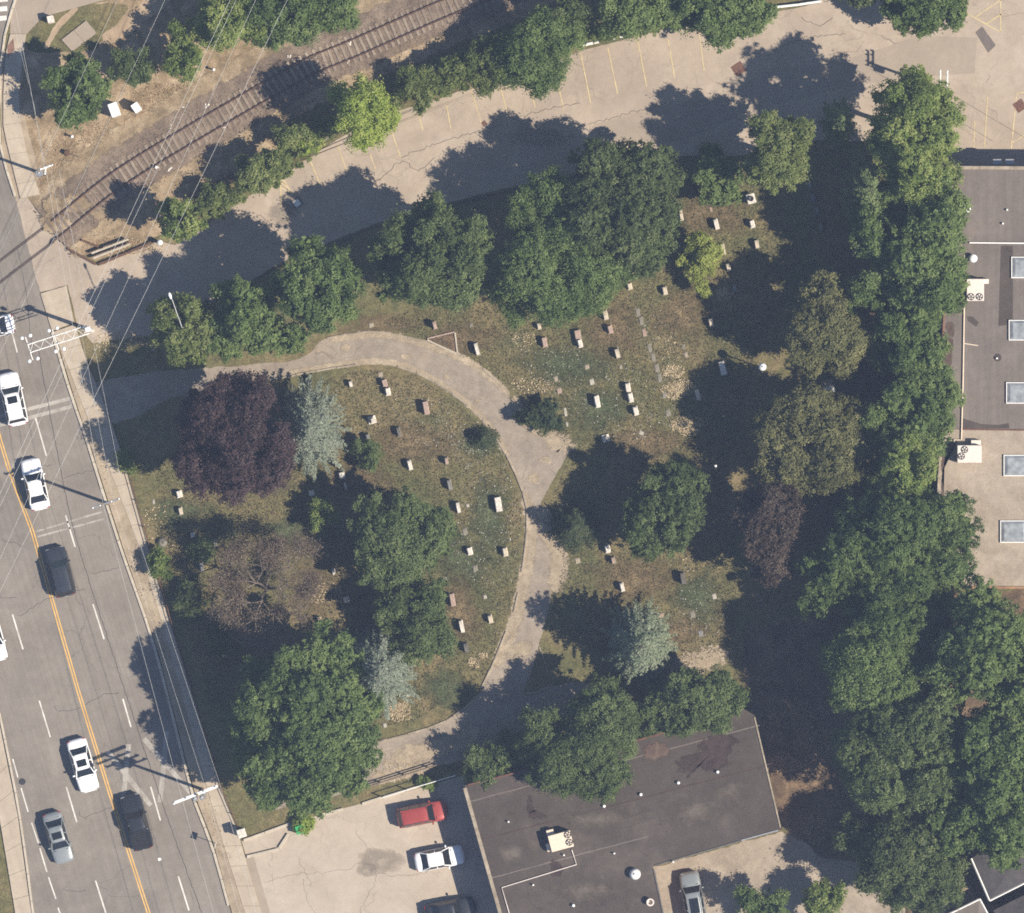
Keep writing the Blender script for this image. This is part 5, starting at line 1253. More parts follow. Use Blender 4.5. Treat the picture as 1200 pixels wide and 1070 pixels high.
    if rack:
        for s in (1, -1): obj('roof_rail', MB().tube([(xf1 - 0.1, s * (wr - 0.06), H + 0.02), (xr1 + 0.1, s * (wr - 0.06), H + 0.02)], 0.022, 6), M['grey_metal'], rf)
        obj('sunroof', MB().bevbox(((xf1 + xr1) / 2, 0, H - 0.015), (1.35, 0.8, 0.03), 0, 0.012), M['glass'], rf)
    if kind == 'pickup':
        b0 = xr0 - 0.16; b1 = -hl + 0.1
        bd = obj('bed', MB().box(((b0 + b1) / 2, 0, belt - 0.02), (b0 - b1, W - 0.36, 0.075)), M['car_black'], t)
        for k in range(7): obj('bed_slat', MB().box((b1 + 0.1 + k * (b0 - b1 - 0.2) / 6, 0, belt + 0.06), (0.14, W - 0.4, 0.03)), M['tyre'], bd)
        for s in (1, -1): obj('bed_rail', MB().bevbox(((b0 + b1) / 2, s * (W / 2 - 0.14), belt - 0.01), (b0 - b1, 0.1, 0.11), 0, 0.02), pm, t)
    for s in (1, -1):
        obj('headlight', MB().bevbox((hl - 0.2, s * (W / 2 - 0.33), belt - 0.33), (0.26, 0.36, 0.14), 0, 0.03), M['grey_metal'], t)
        obj('tail_light', MB().bevbox((-hl + 0.14, s * (W / 2 - 0.27), belt - 0.23), (0.16, 0.3, 0.17), 0, 0.03), M['lens_red'], t)
        obj('side_mirror', MB().bevbox((xf0 - 0.28, s * (W / 2 + 0.06), belt + 0.02), (0.14, 0.22, 0.13), 0, 0.03), pm, t)
        for X in (L * 0.3, -L * 0.3):
            wh = obj('wheel', MB().tube([(X, s * (W / 2 - 0.22), 0.33), (X, s * (W / 2 - 0.0), 0.33)], 0.33, 18), M['tyre'], t)
            obj('rim', MB().tube([(X, s * (W / 2 - 0.03), 0.33), (X, s * (W / 2 + 0.012), 0.33)], 0.2, 12), M['rim'], wh)
    obj('hood_seam', MB().box((xf0 + 0.1, 0, belt - 0.01), (0.05, W - 0.5, 0.05)), M['glass'], t)
    if kind == 'sedan': obj('trunk_seam', MB().box((xr0 - 0.16, 0, belt + 0.032), (0.02, W - 0.6, 0.012)), M['dark_metal'], t)
    obj('licence_plate', MB().box((-hl - 0.005, 0, 0.6), (0.02, 0.3, 0.15)), M['lamp_white'], t)
    return t
UP = (-0.25, -1); DN = (0.27, 1)
car('white sedan turning across the avenue, cut by the left edge', -14, 384.5, (-1, 0.2), 'sedan', 'car_white')
car('white suv with a sunroof waiting at the pale stop bar', 15, 467.5, (-0.22, -1), 'suv', 'car_white', 4.75, 1.9, True)
car('white sedan with dark rear window behind the waiting white suv', 41, 567.5, (-0.23, -1), 'sedan', 'car_white', 4.6, 1.82)
car('dark blue-grey suv behind the two white cars on the avenue', 70.5, 670, (-0.25, -1), 'suv', 'car_dark', 4.45, 1.92)
car('white car barely showing at the left edge of the avenue', -9.5, 745, DN, 'sedan', 'car_white')
car('white sedan with a sunroof driving past the railway X markings', 97, 897, (0.28, 1), 'sedan', 'car_white', 4.8, 1.86, True)
car('silver sedan with a sunroof near the left kerb', 68, 982, (0.28, 1), 'sedan', 'car_silver', 4.6, 1.82, True)
car('black pickup truck below the railway X markings', 160, 963.5, (-0.27, -1), 'pickup', 'car_black', 5.0, 1.92)
car('red suv parked in the south lot', 495, 954, (1, -0.2), 'suv', 'car_red', 4.5, 1.84)
car('white sedan parked in the south lot', 515, 1006, (1, -0.19), 'sedan', 'car_white', 4.4, 1.8)
car('black sedan parked in the south lot, cut by the bottom edge', 528, 1067, (1, -0.19), 'sedan', 'car_black', 4.6)
car('silver car with roof glass parked in the shade beside the dark roof', 812, 1052, (-0.17, -1), 'suv', 'car_silver', 4.6, 1.84, False, None, True)

# ------------------------------------------------------------------ gravestones
ST_ANG = math.atan2(-1.0, 0.22)          # rows run along the slope of the lawn
def gravestone(px, py, L, kind, mat, label, th=None, h=None, rot=0.0, base=True, cat='gravestone'):
    r = random.Random(int(px * 31 + py * 17))
    x, y = P(px, py, 0.5 if kind not in ('flat',) else 0)
    a = ST_ANG + rot + r.uniform(-0.06, 0.06)
    mt = M[mat]
    if kind == 'flat':
        L *= 0.85; th = (th or 0.42) * 0.85; mt = M[mat + '_flat'] if mat + '_flat' in M else mt
        o = thing('grave_marker', label, 'grave marker', (x, y, 0.0), a, 'flat grave markers')
        obj('plate', MB().bevbox((0, 0, 0), (L, th or 0.42, 0.06 + r.uniform(0, 0.03)), 0, 0.015), mt, o)
        obj('footing', MB().box((0, 0, 0), (L + 0.1, (th or 0.42) + 0.1, 0.025)), M['stone_flat'], o)
        return o
    o = thing('gravestone', label, cat, (x, y, 0.0), a, 'gravestones on the lawns')
    th = th or 0.24; h = h or 0.8
    if kind == 'slab':
        if base: obj('base', MB().bevbox((0, 0, 0), (L + 0.12, th + 0.12, 0.2), 0, 0.025), mt if r.random() < 0.5 else M['stone_flat'], o)
        m = MB(); n = 7; pts = [(-L / 2, 0.19), (L / 2, 0.19)] + [(L / 2 * math.cos(math.pi * k / n), h - 0.14 + 0.14 * math.sin(math.pi * k / n)) for k in range(n + 1)]
        k = len(pts)
        m.add([(u, -th / 2, w) for u, w in pts] + [(u, th / 2, w) for u, w in pts],
              [tuple(range(k)), tuple(reversed(range(k, 2 * k)))] + [((i + 1) % k, i, k + i, k + (i + 1) % k) for i in range(k)])
        s = obj('tablet', m, mt, o); s.rotation_euler = (r.uniform(-0.05, 0.05), r.uniform(-0.02, 0.02), 0)
    elif kind == 'block':
        obj('base', MB().bevbox((0, 0, 0), (L + 0.1, th + 0.12, 0.22), 0, 0.03), mt, o)
        obj('die', MB().bevbox((0, 0, 0.218), (L, th, h - 0.22), 0, 0.035), mt, o)
    elif kind == 'ledger':
        obj('base', MB().bevbox((0, 0, 0), (L + 0.12, th + 0.12, 0.3), 0, 0.03), M['stone_flat'], o)
        obj('ledger', MB().bevbox((0, 0, 0.298), (L, th, h - 0.3), 0, 0.03), mt, o)
    elif kind == 'pyramid':
        obj('base', MB().box((0, 0, 0), (L * 1.25, L * 1.25, 0.2)), mt, o)
        obj('shaft', MB().box((0, 0, 0.198), (L, L, h), 0.3, 0.25), mt, o)
    elif kind == 'urn':
        obj('plinth', MB().bevbox((0, 0, 0), (L, th, 0.6), 0, 0.04), mt, o)
        obj('cap', MB().bevbox((0, 0, 0.598), (L + 0.14, th + 0.14, 0.18), 0, 0.05), mt, o)
        obj('bowl', MB().lathe([(0.12, 0), (0.2, 0.08), (0.24, 0.22), (0.2, 0.24), (0.05, 0.16)], (0, 0, 0.776), 14), M['dark_metal'], o)
    return o
GS = gravestone
# north strip, above the drive
GS(509, 381, 0.62, 'slab', 'granite_p', 'brownish gravestone with a pale top at the corner of the kerbed plot', h=1.0)
GS(559, 409, 1.05, 'slab', 'granite_w', 'pale long gravestone right of the kerbed triangular plot', th=0.26)
GS(385, 384, 0.32, 'pyramid', 'granite_w', 'small white stone at the foot of the evenly rounded tree', h=0.4)
GS(435, 381, 0.4, 'flat', 'granite_c', 'flat cream marker at the top of the drive bend')
GS(552, 381, 0.3, 'flat', 'stone_flat', 'tiny flat marker above the pale long gravestone', th=0.25)
# west lawn
GS(363, 444, 0.5, 'slab', 'granite_d', 'dark low gravestone at the drive kerb above the silvery spruce', h=0.6)
GS(411, 450, 0.5, 'slab', 'granite_w', 'small white gravestone between the spruce top and the tight pair of stones', h=0.65)
GS(446, 439, 0.45, 'flat', 'granite_c', 'flat marker just above the tight pair of stones by the drive')
GS(450.5, 449, 0.6, 'block', 'granite_p', 'upper, pinkish one of the tight pair of stones by the drive', th=0.36, h=0.7)
GS(454.5, 459, 0.6, 'block', 'granite_w', 'lower, white one of the tight pair of stones by the drive', th=0.34, h=0.75)
GS(499, 478, 1.1, 'block', 'granite_p', 'large pale pink gravestone on the upper west lawn', th=0.4, h=0.85)
GS(436, 492, 0.55, 'pyramid', 'granite_w', 'white pointed monument on the upper west lawn', h=0.9)
GS(431, 513, 0.6, 'slab', 'granite_g', 'grey gravestone just above the low olive bush', h=0.8)
GS(467, 506, 0.75, 'slab', 'granite_d', 'dark grey gravestone right of the white pointed monument', h=0.75)
GS(394, 543, 0.55, 'slab', 'granite_c', 'cream gravestone at the lower tip of the silvery spruce', h=0.8)
GS(400.5, 557, 0.5, 'block', 'granite_w', 'short white block below the silvery spruce', th=0.4, h=0.6)
GS(405, 570, 0.6, 'slab', 'granite_c', 'narrow cream stone below the short white block', th=0.18, h=0.5)
GS(365, 578, 0.42, 'block', 'granite_w', 'small white stone at the shoulder of the small bright bush', th=0.36, h=0.6)
GS(480, 545, 0.8, 'slab', 'granite_w', 'white gravestone alone in the middle of the upper west lawn', th=0.28, h=0.8)
GS(523, 540, 0.55, 'slab', 'granite_p', 'pink-topped gravestone at the head of the long west row', h=0.8)
GS(527, 568, 0.85, 'slab', 'granite_g', 'grey gravestone second in the long west row', h=0.8)
GS(537, 595, 0.9, 'slab', 'granite_w', 'white gravestone third in the long west row', th=0.27, h=0.85)
GS(495, 595, 0.45, 'slab', 'granite_g', 'small grey stone half under the thin-leaved tree', h=0.7)
GS(548, 592.5, 0.3, 'flat', 'granite_w', 'tiny white flat marker right of the third stone in the west row', th=0.25)
GS(584, 591, 1.25, 'ledger', 'granite_w', 'big white gravestone closest to the drive on the west lawn', th=0.52, h=0.8)
GS(545, 623, 0.6, 'flat', 'stone_flat', 'flat grey marker in the middle of the long west row')
GS(550.5, 646, 0.6, 'block', 'granite_w', 'short pale gravestone below the middle of the west row', th=0.38, h=0.65)
GS(592, 647, 0.7, 'block', 'granite_c', 'cream gravestone near the drive beside the path curve', th=0.36, h=0.7)
GS(557, 666, 0.5, 'flat', 'stone_flat', 'sunken grey slab under the short pale gravestone')
GS(522, 679, 0.32, 'flat', 'granite_w', 'small pale marker between the two thin-leaved trees and the drive', th=0.25)
GS(530, 703, 1.05, 'block', 'granite_p', 'orange-pink gravestone beside the thin-leaved tree', th=0.36, h=0.85)
GS(568.5, 699.5, 0.34, 'flat', 'granite_w', 'small square white marker near the lower drive', th=0.28)
GS(541, 734, 1.0, 'slab', 'granite_w', 'white gravestone below the orange-pink one', th=0.24, h=0.9)
GS(574.5, 725.5, 0.65, 'slab', 'granite_c', 'brownish gravestone nearest the lower drive kerb', th=0.3, h=0.7)
GS(546, 759, 0.75, 'slab', 'granite_d', 'dark gravestone lowest in the west row', th=0.28, h=0.8)
GS(391, 670, 0.4, 'slab', 'granite_w', 'slim white stone at the shade edge right of the withered tree', th=0.18, h=0.6)
GS(406, 703, 0.42, 'pyramid', 'granite_w', 'white stone beside the scattered straw near the withered tree', h=0.5)
GS(374, 726, 0.45, 'block', 'granite_p', 'pinkish stone above the huge south-west tree', th=0.3, h=0.6)
GS(210, 579, 0.55, 'block', 'granite_w', 'bright white stone at the lower left of the purple-leaved tree', th=0.4, h=0.65)
GS(211.5, 599, 0.6, 'slab', 'granite_c', 'cream stone below the bright white one near the avenue', h=0.65)
GS(180, 588, 0.4, 'flat', 'granite_w', 'narrow white marker nearest the sidewalk', th=0.18)
GS(226, 627, 0.35, 'block', 'granite_w', 'small white stone in the shade above the olive shrub', th=0.3, h=0.4)
GS(236, 664, 0.7, 'slab', 'granite_g', 'grey gravestone in the shade left of the withered tree', h=0.8)
GS(252, 636, 0.6, 'slab', 'granite_g', 'grey gravestone in the shade above the withered tree', h=0.8)
GS(478, 814, 0.4, 'flat', 'granite_w', 'white flat marker right of the lower silvery spruce', th=0.4)
GS(451, 850, 0.4, 'flat', 'granite_w', 'pale marker at the kerb under the lower silvery spruce', th=0.3)
# east lawn
GS(738, 335.5, 0.5, 'block', 'granite_c', 'small pale gravestone below the dark north-row tree', th=0.32, h=0.5)
GS(779, 340.5, 0.65, 'slab', 'granite_c', 'pale gravestone left of the yellow-green bush', th=0.32, h=0.65)
GS(847, 291.5, 0.85, 'slab', 'granite_c', 'pale gravestone right of the yellow-green bush, upper', th=0.28, h=0.75)
GS(853.5, 313, 0.6, 'slab', 'granite_c', 'pale gravestone right of the yellow-green bush, lower', th=0.3, h=0.75)
GS(887, 286, 0.7, 'slab', 'granite_c', 'weathered gravestone at the shade edge right of the bush', th=0.3, h=0.75)
GS(861, 338, 0.5, 'slab', 'granite_g', 'grey stone inside the shade below the yellow-green bush', h=0.7)
GS(798, 252, 0.85, 'slab', 'granite_c', 'long pale gravestone touching the dark north-row tree', th=0.24, h=0.7)
GS(833, 245, 0.42, 'flat', 'granite_p', 'flat pinkish marker under the soft green bush', th=0.25)
GS(839.5, 262.5, 0.85, 'slab', 'granite_w', 'white gravestone below the soft green bush', th=0.28, h=0.8)
GS(880, 233, 0.75, 'urn', 'granite_w', 'square white monument with a dark bowl on top', th=0.62)
GS(881.5, 262.5, 0.6, 'block', 'granite_w', 'white gravestone below the square monument with the bowl', th=0.34, h=0.75)
GS(833.5, 378, 0.65, 'slab', 'granite_c', 'pale gravestone at the edge of the oak shade', th=0.28, h=0.75)
GS(631.5, 382, 0.5, 'slab', 'granite_c', 'small cream stone at the foot of the chestnut tree', h=0.6)
GS(638, 401, 0.8, 'block', 'granite_p', 'reddish gravestone leftmost on the east lawn', th=0.36, h=0.7)
GS(677, 392, 0.75, 'ledger', 'granite_p', 'reddish low slab above a white gravestone', th=0.5, h=0.55)
GS(679.7, 402.5, 0.65, 'block', 'granite_w', 'white gravestone directly below the reddish low slab', th=0.32, h=0.75)
GS(709.5, 369, 0.75, 'slab', 'granite_c', 'cream gravestone at the top of the second east row', th=0.32, h=0.75)
GS(715, 386, 0.65, 'block', 'granite_p', 'pinkish gravestone second from the top in the second east row', th=0.34, h=0.7)
GS(723.5, 414, 0.8, 'slab', 'granite_c', 'cream gravestone third from the top in the second east row', th=0.32, h=0.75)
GS(727.5, 430, 0.35, 'flat', 'granite_c', 'tiny marker in the gap of the second east row', th=0.22)
GS(736, 454, 0.7, 'slab', 'granite_w', 'uppermost of three tightly set stones in the second east row', th=0.32, h=0.75)
GS(739, 466, 0.75, 'block', 'granite_w', 'middle of three tightly set stones in the second east row', th=0.34, h=0.75)
GS(745, 481.5, 0.7, 'slab', 'granite_w', 'lowest of three tightly set stones in the second east row', th=0.34, h=0.75)
GS(688, 430, 0.42, 'flat', 'granite_c', 'square cream marker, upper of two above the bright white gravestone', th=0.38)
GS(693.5, 447.5, 0.55, 'flat', 'granite_w', 'oblong pale marker, lower of two above the bright white gravestone', th=0.4)
GS(699.7, 470.5, 1.0, 'block', 'granite_w', 'bright white gravestone in the first east row', th=0.36, h=0.85)
GS(651.5, 444, 0.45, 'flat', 'granite_c', 'upper flat marker beside the straw near the round dark bush', th=0.3)
GS(655.5, 458, 0.55, 'flat', 'granite_p', 'pinkish flat marker above the round dark bush', th=0.4)
GS(662.5, 483, 0.8, 'flat', 'granite_w', 'narrow white kerb-like marker touching the round dark bush', th=0.24)
GS(664.5, 497, 0.45, 'flat', 'granite_w', 'short white marker at the lower right of the round dark bush', th=0.18)
GS(710, 513.5, 0.5, 'pyramid', 'granite_w', 'white pointed marker alone on the lower east lawn', h=0.35)
GS(751.5, 507.5, 0.42, 'flat', 'granite_w', 'pale flat stone right of the white pointed marker', th=0.3, rot=1.0)
GS(818, 463, 0.9, 'slab', 'granite_c', 'cream gravestone right of the heap of pale straw', th=0.3, h=0.75)
GS(847, 431.5, 1.2, 'ledger', 'granite_w', 'big pale gravestone at the foot of the globe lamp shade', th=0.5, h=0.55)
for i, (x, y, n_) in enumerate([(747.5, 366, 'topmost'), (751.5, 376, 'second from the top'), (755, 390, 'third from the top'), (761.5, 407.5, 'middle'), (765.5, 419, 'third from the bottom'), (769.8, 431.5, 'second from the bottom'), (773, 443, 'lowest')]):
    GS(x, y, 0.75, 'flat', 'stone_flat' if i != 2 else 'granite_p', n_ + ' sunken marker of the broken line right of the second row', th=0.34)
GS(804, 416, 0.5, 'flat', 'granite_c', 'cream marker between the straw heap and the globe lamp', th=0.3)
GS(801, 406, 0.35, 'flat', 'stone_flat', 'tiny marker above the cream one near the globe lamp', th=0.2)
GS(783, 484, 0.6, 'flat', 'stone_flat', 'sunken slab below the heap of pale straw')
GS(779, 463, 0.5, 'flat', 'stone_flat', 'sunken stone at the left end of the straw heap')
# lower east lawn
GS(712, 643.5, 0.6, 'block', 'granite_w', 'white gravestone at the shade edge right of the small dark conifer', th=0.36, h=0.8)
GS(719, 656.5, 0.55, 'slab', 'granite_p', 'brownish stone just below the white one by the conifer', h=0.75)
GS(677, 657, 0.5, 'flat', 'granite_c', 'pale flat marker beside the dirt edge of the drive', th=0.42)
GS(729, 688, 0.7, 'slab', 'granite_w', 'white gravestone alone above the spruce shade', th=0.26, h=0.8)
GS(800.5, 677.5, 0.95, 'slab', 'granite_d', 'dark gravestone with pale straw beside it', th=0.3, h=0.95)
GS(837, 699, 0.5, 'flat', 'granite_w', 'pale tilted marker at the edge of the eastern shade', th=0.36)
GS(775, 721, 0.4, 'flat', 'granite_p', 'pinkish marker right of the lawn spruce')
GS(811.5, 720, 0.6, 'flat', 'stone_flat', 'grey marker in the middle of the lower east lawn')
GS(821, 742.5, 0.55, 'flat', 'granite_g', 'bluish grey marker above the dirt strip')
GS(786, 754, 0.45, 'flat', 'granite_c', 'cream marker beside the lawn spruce, above the dirt strip')
for i, (x, y, n_) in enumerate([(949, 218, 'uppermost'), (953, 232, 'second'), (957, 247, 'third'), (962, 266, 'lowest')]):
    GS(x, y, 0.6, 'slab', 'granite_g', n_ + ' grey stone of the row in the deep shade by the star-shaped pine', h=0.6)

# kerbed triangular plot by the drive
pl = thing('plot_kerb', 'triangular kerbed grave plot beside the drive', 'grave plot', (*P(522, 399), 0))
x0, y0 = P(522, 399)
for a, b in [((500, 397), (533, 389)), ((533, 389), (536, 414)), ((500, 398), (535, 415))]:
    A = P(*a); Bq = P(*b); L = math.hypot(Bq[0] - A[0], Bq[1] - A[1])
    o = obj('kerb_stone', MB().bevbox((0, 0, 0), (L - 0.1, 0.14, 0.14), 0, 0.02), M['granite_p'] if a == (500, 397) else M['kerb'], pl)
    o.location = ((A[0] + Bq[0]) / 2 - x0, (A[1] + Bq[1]) / 2 - y0, 0); o.rotation_euler = (0, 0, math.atan2(Bq[1] - A[1], Bq[0] - A[0]))
obj('gravel_fill', MB().sheet([(a - x0, b - y0) for a, b in PL([(504, 398), (531, 391), (534, 411)])], 0.02), M['litter_ground'], pl)

# ------------------------------------------------------------------ lamps, poles, wires
def globe_lamp(label, px, py, h, r=0.36):
    x, y = P(px, py, h); t = thing('globe_lamp', label, 'street lamp', (x, y, 0))
    obj('post', MB().lathe([(0.11, 0), (0.11, 0.3), (0.055, 0.4), (0.045, h - 0.5), (0.09, h - 0.46), (0.09, h - 0.32)], (0, 0, 0), 12), M['dark_metal'], t)
    g_ = obj('globe', MB().lathe([(0.1, -0.33), (r * 0.8, -0.2), (r, 0.0), (r * 0.87, 0.2), (r * 0.5, 0.33), (0.06, 0.38)], (0, 0, h), 20), M['lamp_white'], t, True)
    obj('finial', MB().lathe([(0.05, 0.38), (0.05, 0.44), (0.01, 0.46)], (0, 0, h), 8), M['dark_metal'], g_)
globe_lamp('white globe lamp on a dark post at the edge of the oak shade', 893.5, 430, 3.9)
def bollard(label, px, py):
    x, y = P(px, py); t = thing('bollard', label, 'bollard', (x, y, 0))
    obj('post', MB().lathe([(0.14, 0), (0.14, 0.9)], (0, 0, 0), 12), M['white_metal'], t); obj('cap', MB().lathe([(0.22, 0.9), (0.26, 0.98), (0.2, 1.1), (0.04, 1.16)], (0, 0, 0), 14), M['lamp_white'], t, True)
bollard('white round-topped bollard at the corner of the north lot', 188, 284.5)
# cobra-head street light above the leftmost row tree
x, y = P(200.5, 348, 9.2); t = thing('street_light', 'white street light head above the leftmost row tree', 'street lamp', (x, y, 0))
bx, by = 0.9, -2.6
obj('pole', MB().tube([(bx, by, 0), (bx, by, 8.6)], [0.11, 0.07], 10), M['grey_metal'], t)
obj('arm', MB().tube([(bx, by, 8.5), (bx * 0.55, by * 0.55, 9.1), (0.08, -0.2, 9.2)], 0.04, 8), M['grey_metal'], t)
m = MB(); m.lathe([(0.03, -0.42), (0.12, -0.3), (0.17, 0.0), (0.16, 0.2), (0.08, 0.36), (0.02, 0.4)], (0, 0, 0), 12)
hd = obj('luminaire', m, M['lamp_white'], t, True); hd.location = (-0.08, 0.1, 9.2); hd.rotation_euler = (math.radians(-90), 0, math.radians(18)); hd.scale = (0.75, 0.4, 0.75)

def tri(a, b, s): return tuple(a[i] + (b[i] - a[i]) * s for i in range(3))
def utility_pole(label, px, py, h, arms, trans=None, lean=(0, 0), rad=0.15, mat='wood_pole'):
    """px,py: the foot. arms: (height, photo-dx, photo-dy) ends relative to the top"""
    x, y = P(px, py); t = thing('utility_pole', label, 'utility pole', (x, y, 0))
    obj('pole', MB().tube([(0, 0, -0.1), (0, 0, h)], [rad, rad * 0.7], 12), M[mat], t)
    for (z, ax, ay, bx_, by_, w, am) in arms:
        a = Vector((ax, ay, z)); b = Vector((bx_, by_, z)); d = b - a; ang = math.atan2(d.y, d.x); c = (a + b) / 2
        cr = obj('crossarm', MB().bevbox((0, 0, -0.06), (d.length, w, 0.13), 0, 0.02), M[am], t); cr.location = c; cr.rotation_euler = (0, 0, ang)
        for s in (0.04, 0.3, 0.7, 0.96):
            p = a.lerp(b, s); ins = obj('insulator', MB().lathe([(0.05, 0), (0.08, 0.05), (0.05, 0.1), (0.075, 0.15), (0.03, 0.2)], (0, 0, 0), 8), M['lamp_white'], t); ins.location = (p.x, p.y, z + 0.07)
    for (dx, dy, z, r, hh) in (trans or []):
        tr = obj('transformer', MB().lathe([(r, 0), (r, hh), (r * 0.85, hh + 0.06)], (dx, dy, z), 14), M['grey_metal'], t)
        obj('bushing', MB().lathe([(0.05, 0), (0.06, 0.1), (0.03, 0.2)], (dx, dy, z + hh + 0.06), 8), M['lamp_white'], tr)
    return t
utility_pole('wooden utility pole with a white crossarm beside the huge south-west tree', 237, 925, 10.2, [(9.9, -2.1, -0.75, 1.75, 0.75, 0.26, 'white_metal'), (9.0, -1.5, -0.55, 1.4, 0.55, 0.14, 'wood_pole'), (8.1, -1.5, -0.55, 1.4, 0.55, 0.14, 'wood_pole'), (7.2, -1.3, -0.48, 1.3, 0.5, 0.12, 'wood_pole')], [(0.35, -0.3, 7.8, 0.24, 0.8), (-0.25, -0.4, 7.9, 0.24, 0.8), (0.55, 0.1, 7.6, 0.22, 0.8)])
utility_pole('utility pole with a short crossarm between sidewalk and avenue near the white sedans', 127, 590, 9.8, [(9.5, -0.9, -0.35, 1.55, 0.5, 0.16, 'grey_metal')], None)
utility_pole('utility pole with a white equipment box beside the railway crossing', 54, 205, 10.0, [(9.4, 0.1, 0.1, 1.2, 0.5, 0.14, 'white_metal'), (9.0, 0.5, -0.3, 0.6, 0.5, 0.12, 'white_metal')], [(0.0, -0.2, 8.4, 0.36, 1.0)])
t = utility_pole('utility pole with two white crossarms at the lot corner by the tall bright tree', 1101, 103, 7.2, [(6.9, -0.35, -0.2, -0.35, 1.2, 0.12, 'white_metal'), (7.1, 0.25, -0.4, 0.25, 1.15, 0.12, 'white_metal')], [(-0.2, -0.25, 5.6, 0.22, 0.7)])

# railway cantilever signal over the avenue
X0, Y0 = P(108, 387.5)
t = thing('crossing_signal', 'white truss signal arm reaching over the avenue before the railway', 'signal', (X0, Y0, 0))
obj('mast', MB().tube([(0, 0, 0), (0, 0, 6.3)], [0.19, 0.16], 12), M['white_metal'], t)
obj('mast_box', MB().bevbox((0.0, 0.0, 6.3), (0.5, 0.42, 0.35), 0.3, 0.04), M['white_metal'], t)
ex, ey = P(34, 408.5, 6.0); dv = Vector((ex - X0, ey - Y0, 0)); ln = dv.length; dn = dv.normalized(); sn = Vector((-dn.y, dn.x, 0))
tr = MB()
for s in (-0.36, 0.36):
    for z in (5.7, 6.15):
        a = sn * s + Vector((0, 0, z)); tr.tube([a, a + dn * ln], 0.045, 6)
nseg = 11
for k in range(nseg):
    a = dn * (ln * k / nseg); b = dn * (ln * (k + 1) / nseg); s0 = 0.36 if k % 2 else -0.36
    tr.tube([a + sn * s0 + Vector((0, 0, 6.15)), b - sn * s0 + Vector((0, 0, 6.15))], 0.022, 5)
    tr.tube([a + sn * s0 + Vector((0, 0, 5.7)), a + sn * s0 + Vector((0, 0, 6.15))], 0.022, 5)
obj('truss', tr, M['white_metal'], t)
pass
for (fr, bars) in ((1.0, 1.05), (0.55, 0.95)):
    c = dn * (ln * fr); obj('light_bar', MB().tube([c + sn * bars + Vector((0, 0, 5.95)), c - sn * bars + Vector((0, 0, 5.95))], 0.05, 6), M['white_metal'], t)
    for s in (bars, -bars):
        for q in (0.3, -0.45):
            p = c + sn * s + dn * q + Vector((0, 0, 5.8))
            lt = obj('signal_light', MB().lathe([(0.1, 0), (0.16, 0.1), (0.17, 0.28), (0.1, 0.36)], tuple(p), 12), M['lamp_white'], t, True)
            obj('lens_hood', MB().lathe([(0.12, -0.12), (0.15, 0)], tuple(p), 10), M['dark_metal'], lt)

def wire(label, pts, r=0.022, sag=0.25):
    """pts: photo x, y and height above ground"""
    P3 = [Vector((*P(x, y, z), z)) for x, y, z in pts]; out = []
    for i in range(len(P3) - 1):
        r_ = r; n = max(4, int((P3[i + 1] - P3[i]).length / 3))
        for k in range(n + (i == len(P3) - 2)):
            s = k / n; p = P3[i].lerp(P3[i + 1], s); p.z -= sag * 4 * s * (1 - s); out.append(p)
    tag(obj('overhead_wire', MB().tube(out, r * 0.52, 5), M['alu_wire']), label, 'wire', 'overhead wires')
def run(x0, y0, dy0, dy1, sl): return [(x0 - sl * (dy0), y0 + dy0, 12), (x0 - sl * dy1, y0 + dy1, 12)]
for i, (x, sl, r, lab) in enumerate([(269, 0.466, 0.03, 'leftmost of the close pair of wires slanting over the railway'), (276, 0.466, 0.026, 'right one of the close pair of wires slanting over the railway'), (299, 0.457, 0.024, 'slanting wire third from the right over the railway'), (336, 0.485, 0.026, 'rightmost slanting wire crossing railway and drive entrance')]):
    wire(lab, [(x + sl * 260, -260, 12), (x - sl * 760, 760, 12)], r, 0.8)
wire('slanting wire over the round green street tree', [(193 + 100, -220, 11), (184, 20, 11), (-40, 500, 11)], 0.022, 0.1)
wire('slanting wire left of the round street tree', [(110 + 130, -220, 11), (119, 40, 11), (-40, 380, 11)], 0.02, 0.1)
wire('leftmost of the roadside wires between the poles', [(10, -30, 9.2), (54, 200, 9.2), (121, 592, 9.6), (212, 932, 10), (300, 1250, 10)], 0.026, 0.15)
wire('middle one of the roadside wires between the poles', [(60, 204, 9.2), (133, 588, 9.6), (240, 921, 10), (330, 1250, 10)], 0.022, 0.15)
wire('rightmost of the roadside wires between the poles', [(69, 198, 9.4), (146, 584, 9.6), (257, 917, 10), (350, 1250, 10)], 0.024, 0.15)
wire('thin wire climbing left from the railway pole to the top edge', [(14, 20, 9), (40, 124, 9), (52, 200, 9.2)], 0.02, 0.05)
wire('dark twin wire from the lot corner pole to the right edge', [(1104, 104, 6.9), (1250, 190, 6.9)], 0.03, 0.2)
bpy.data.objects['overhead_wire.010'].data.materials[0] = M['dark_metal']

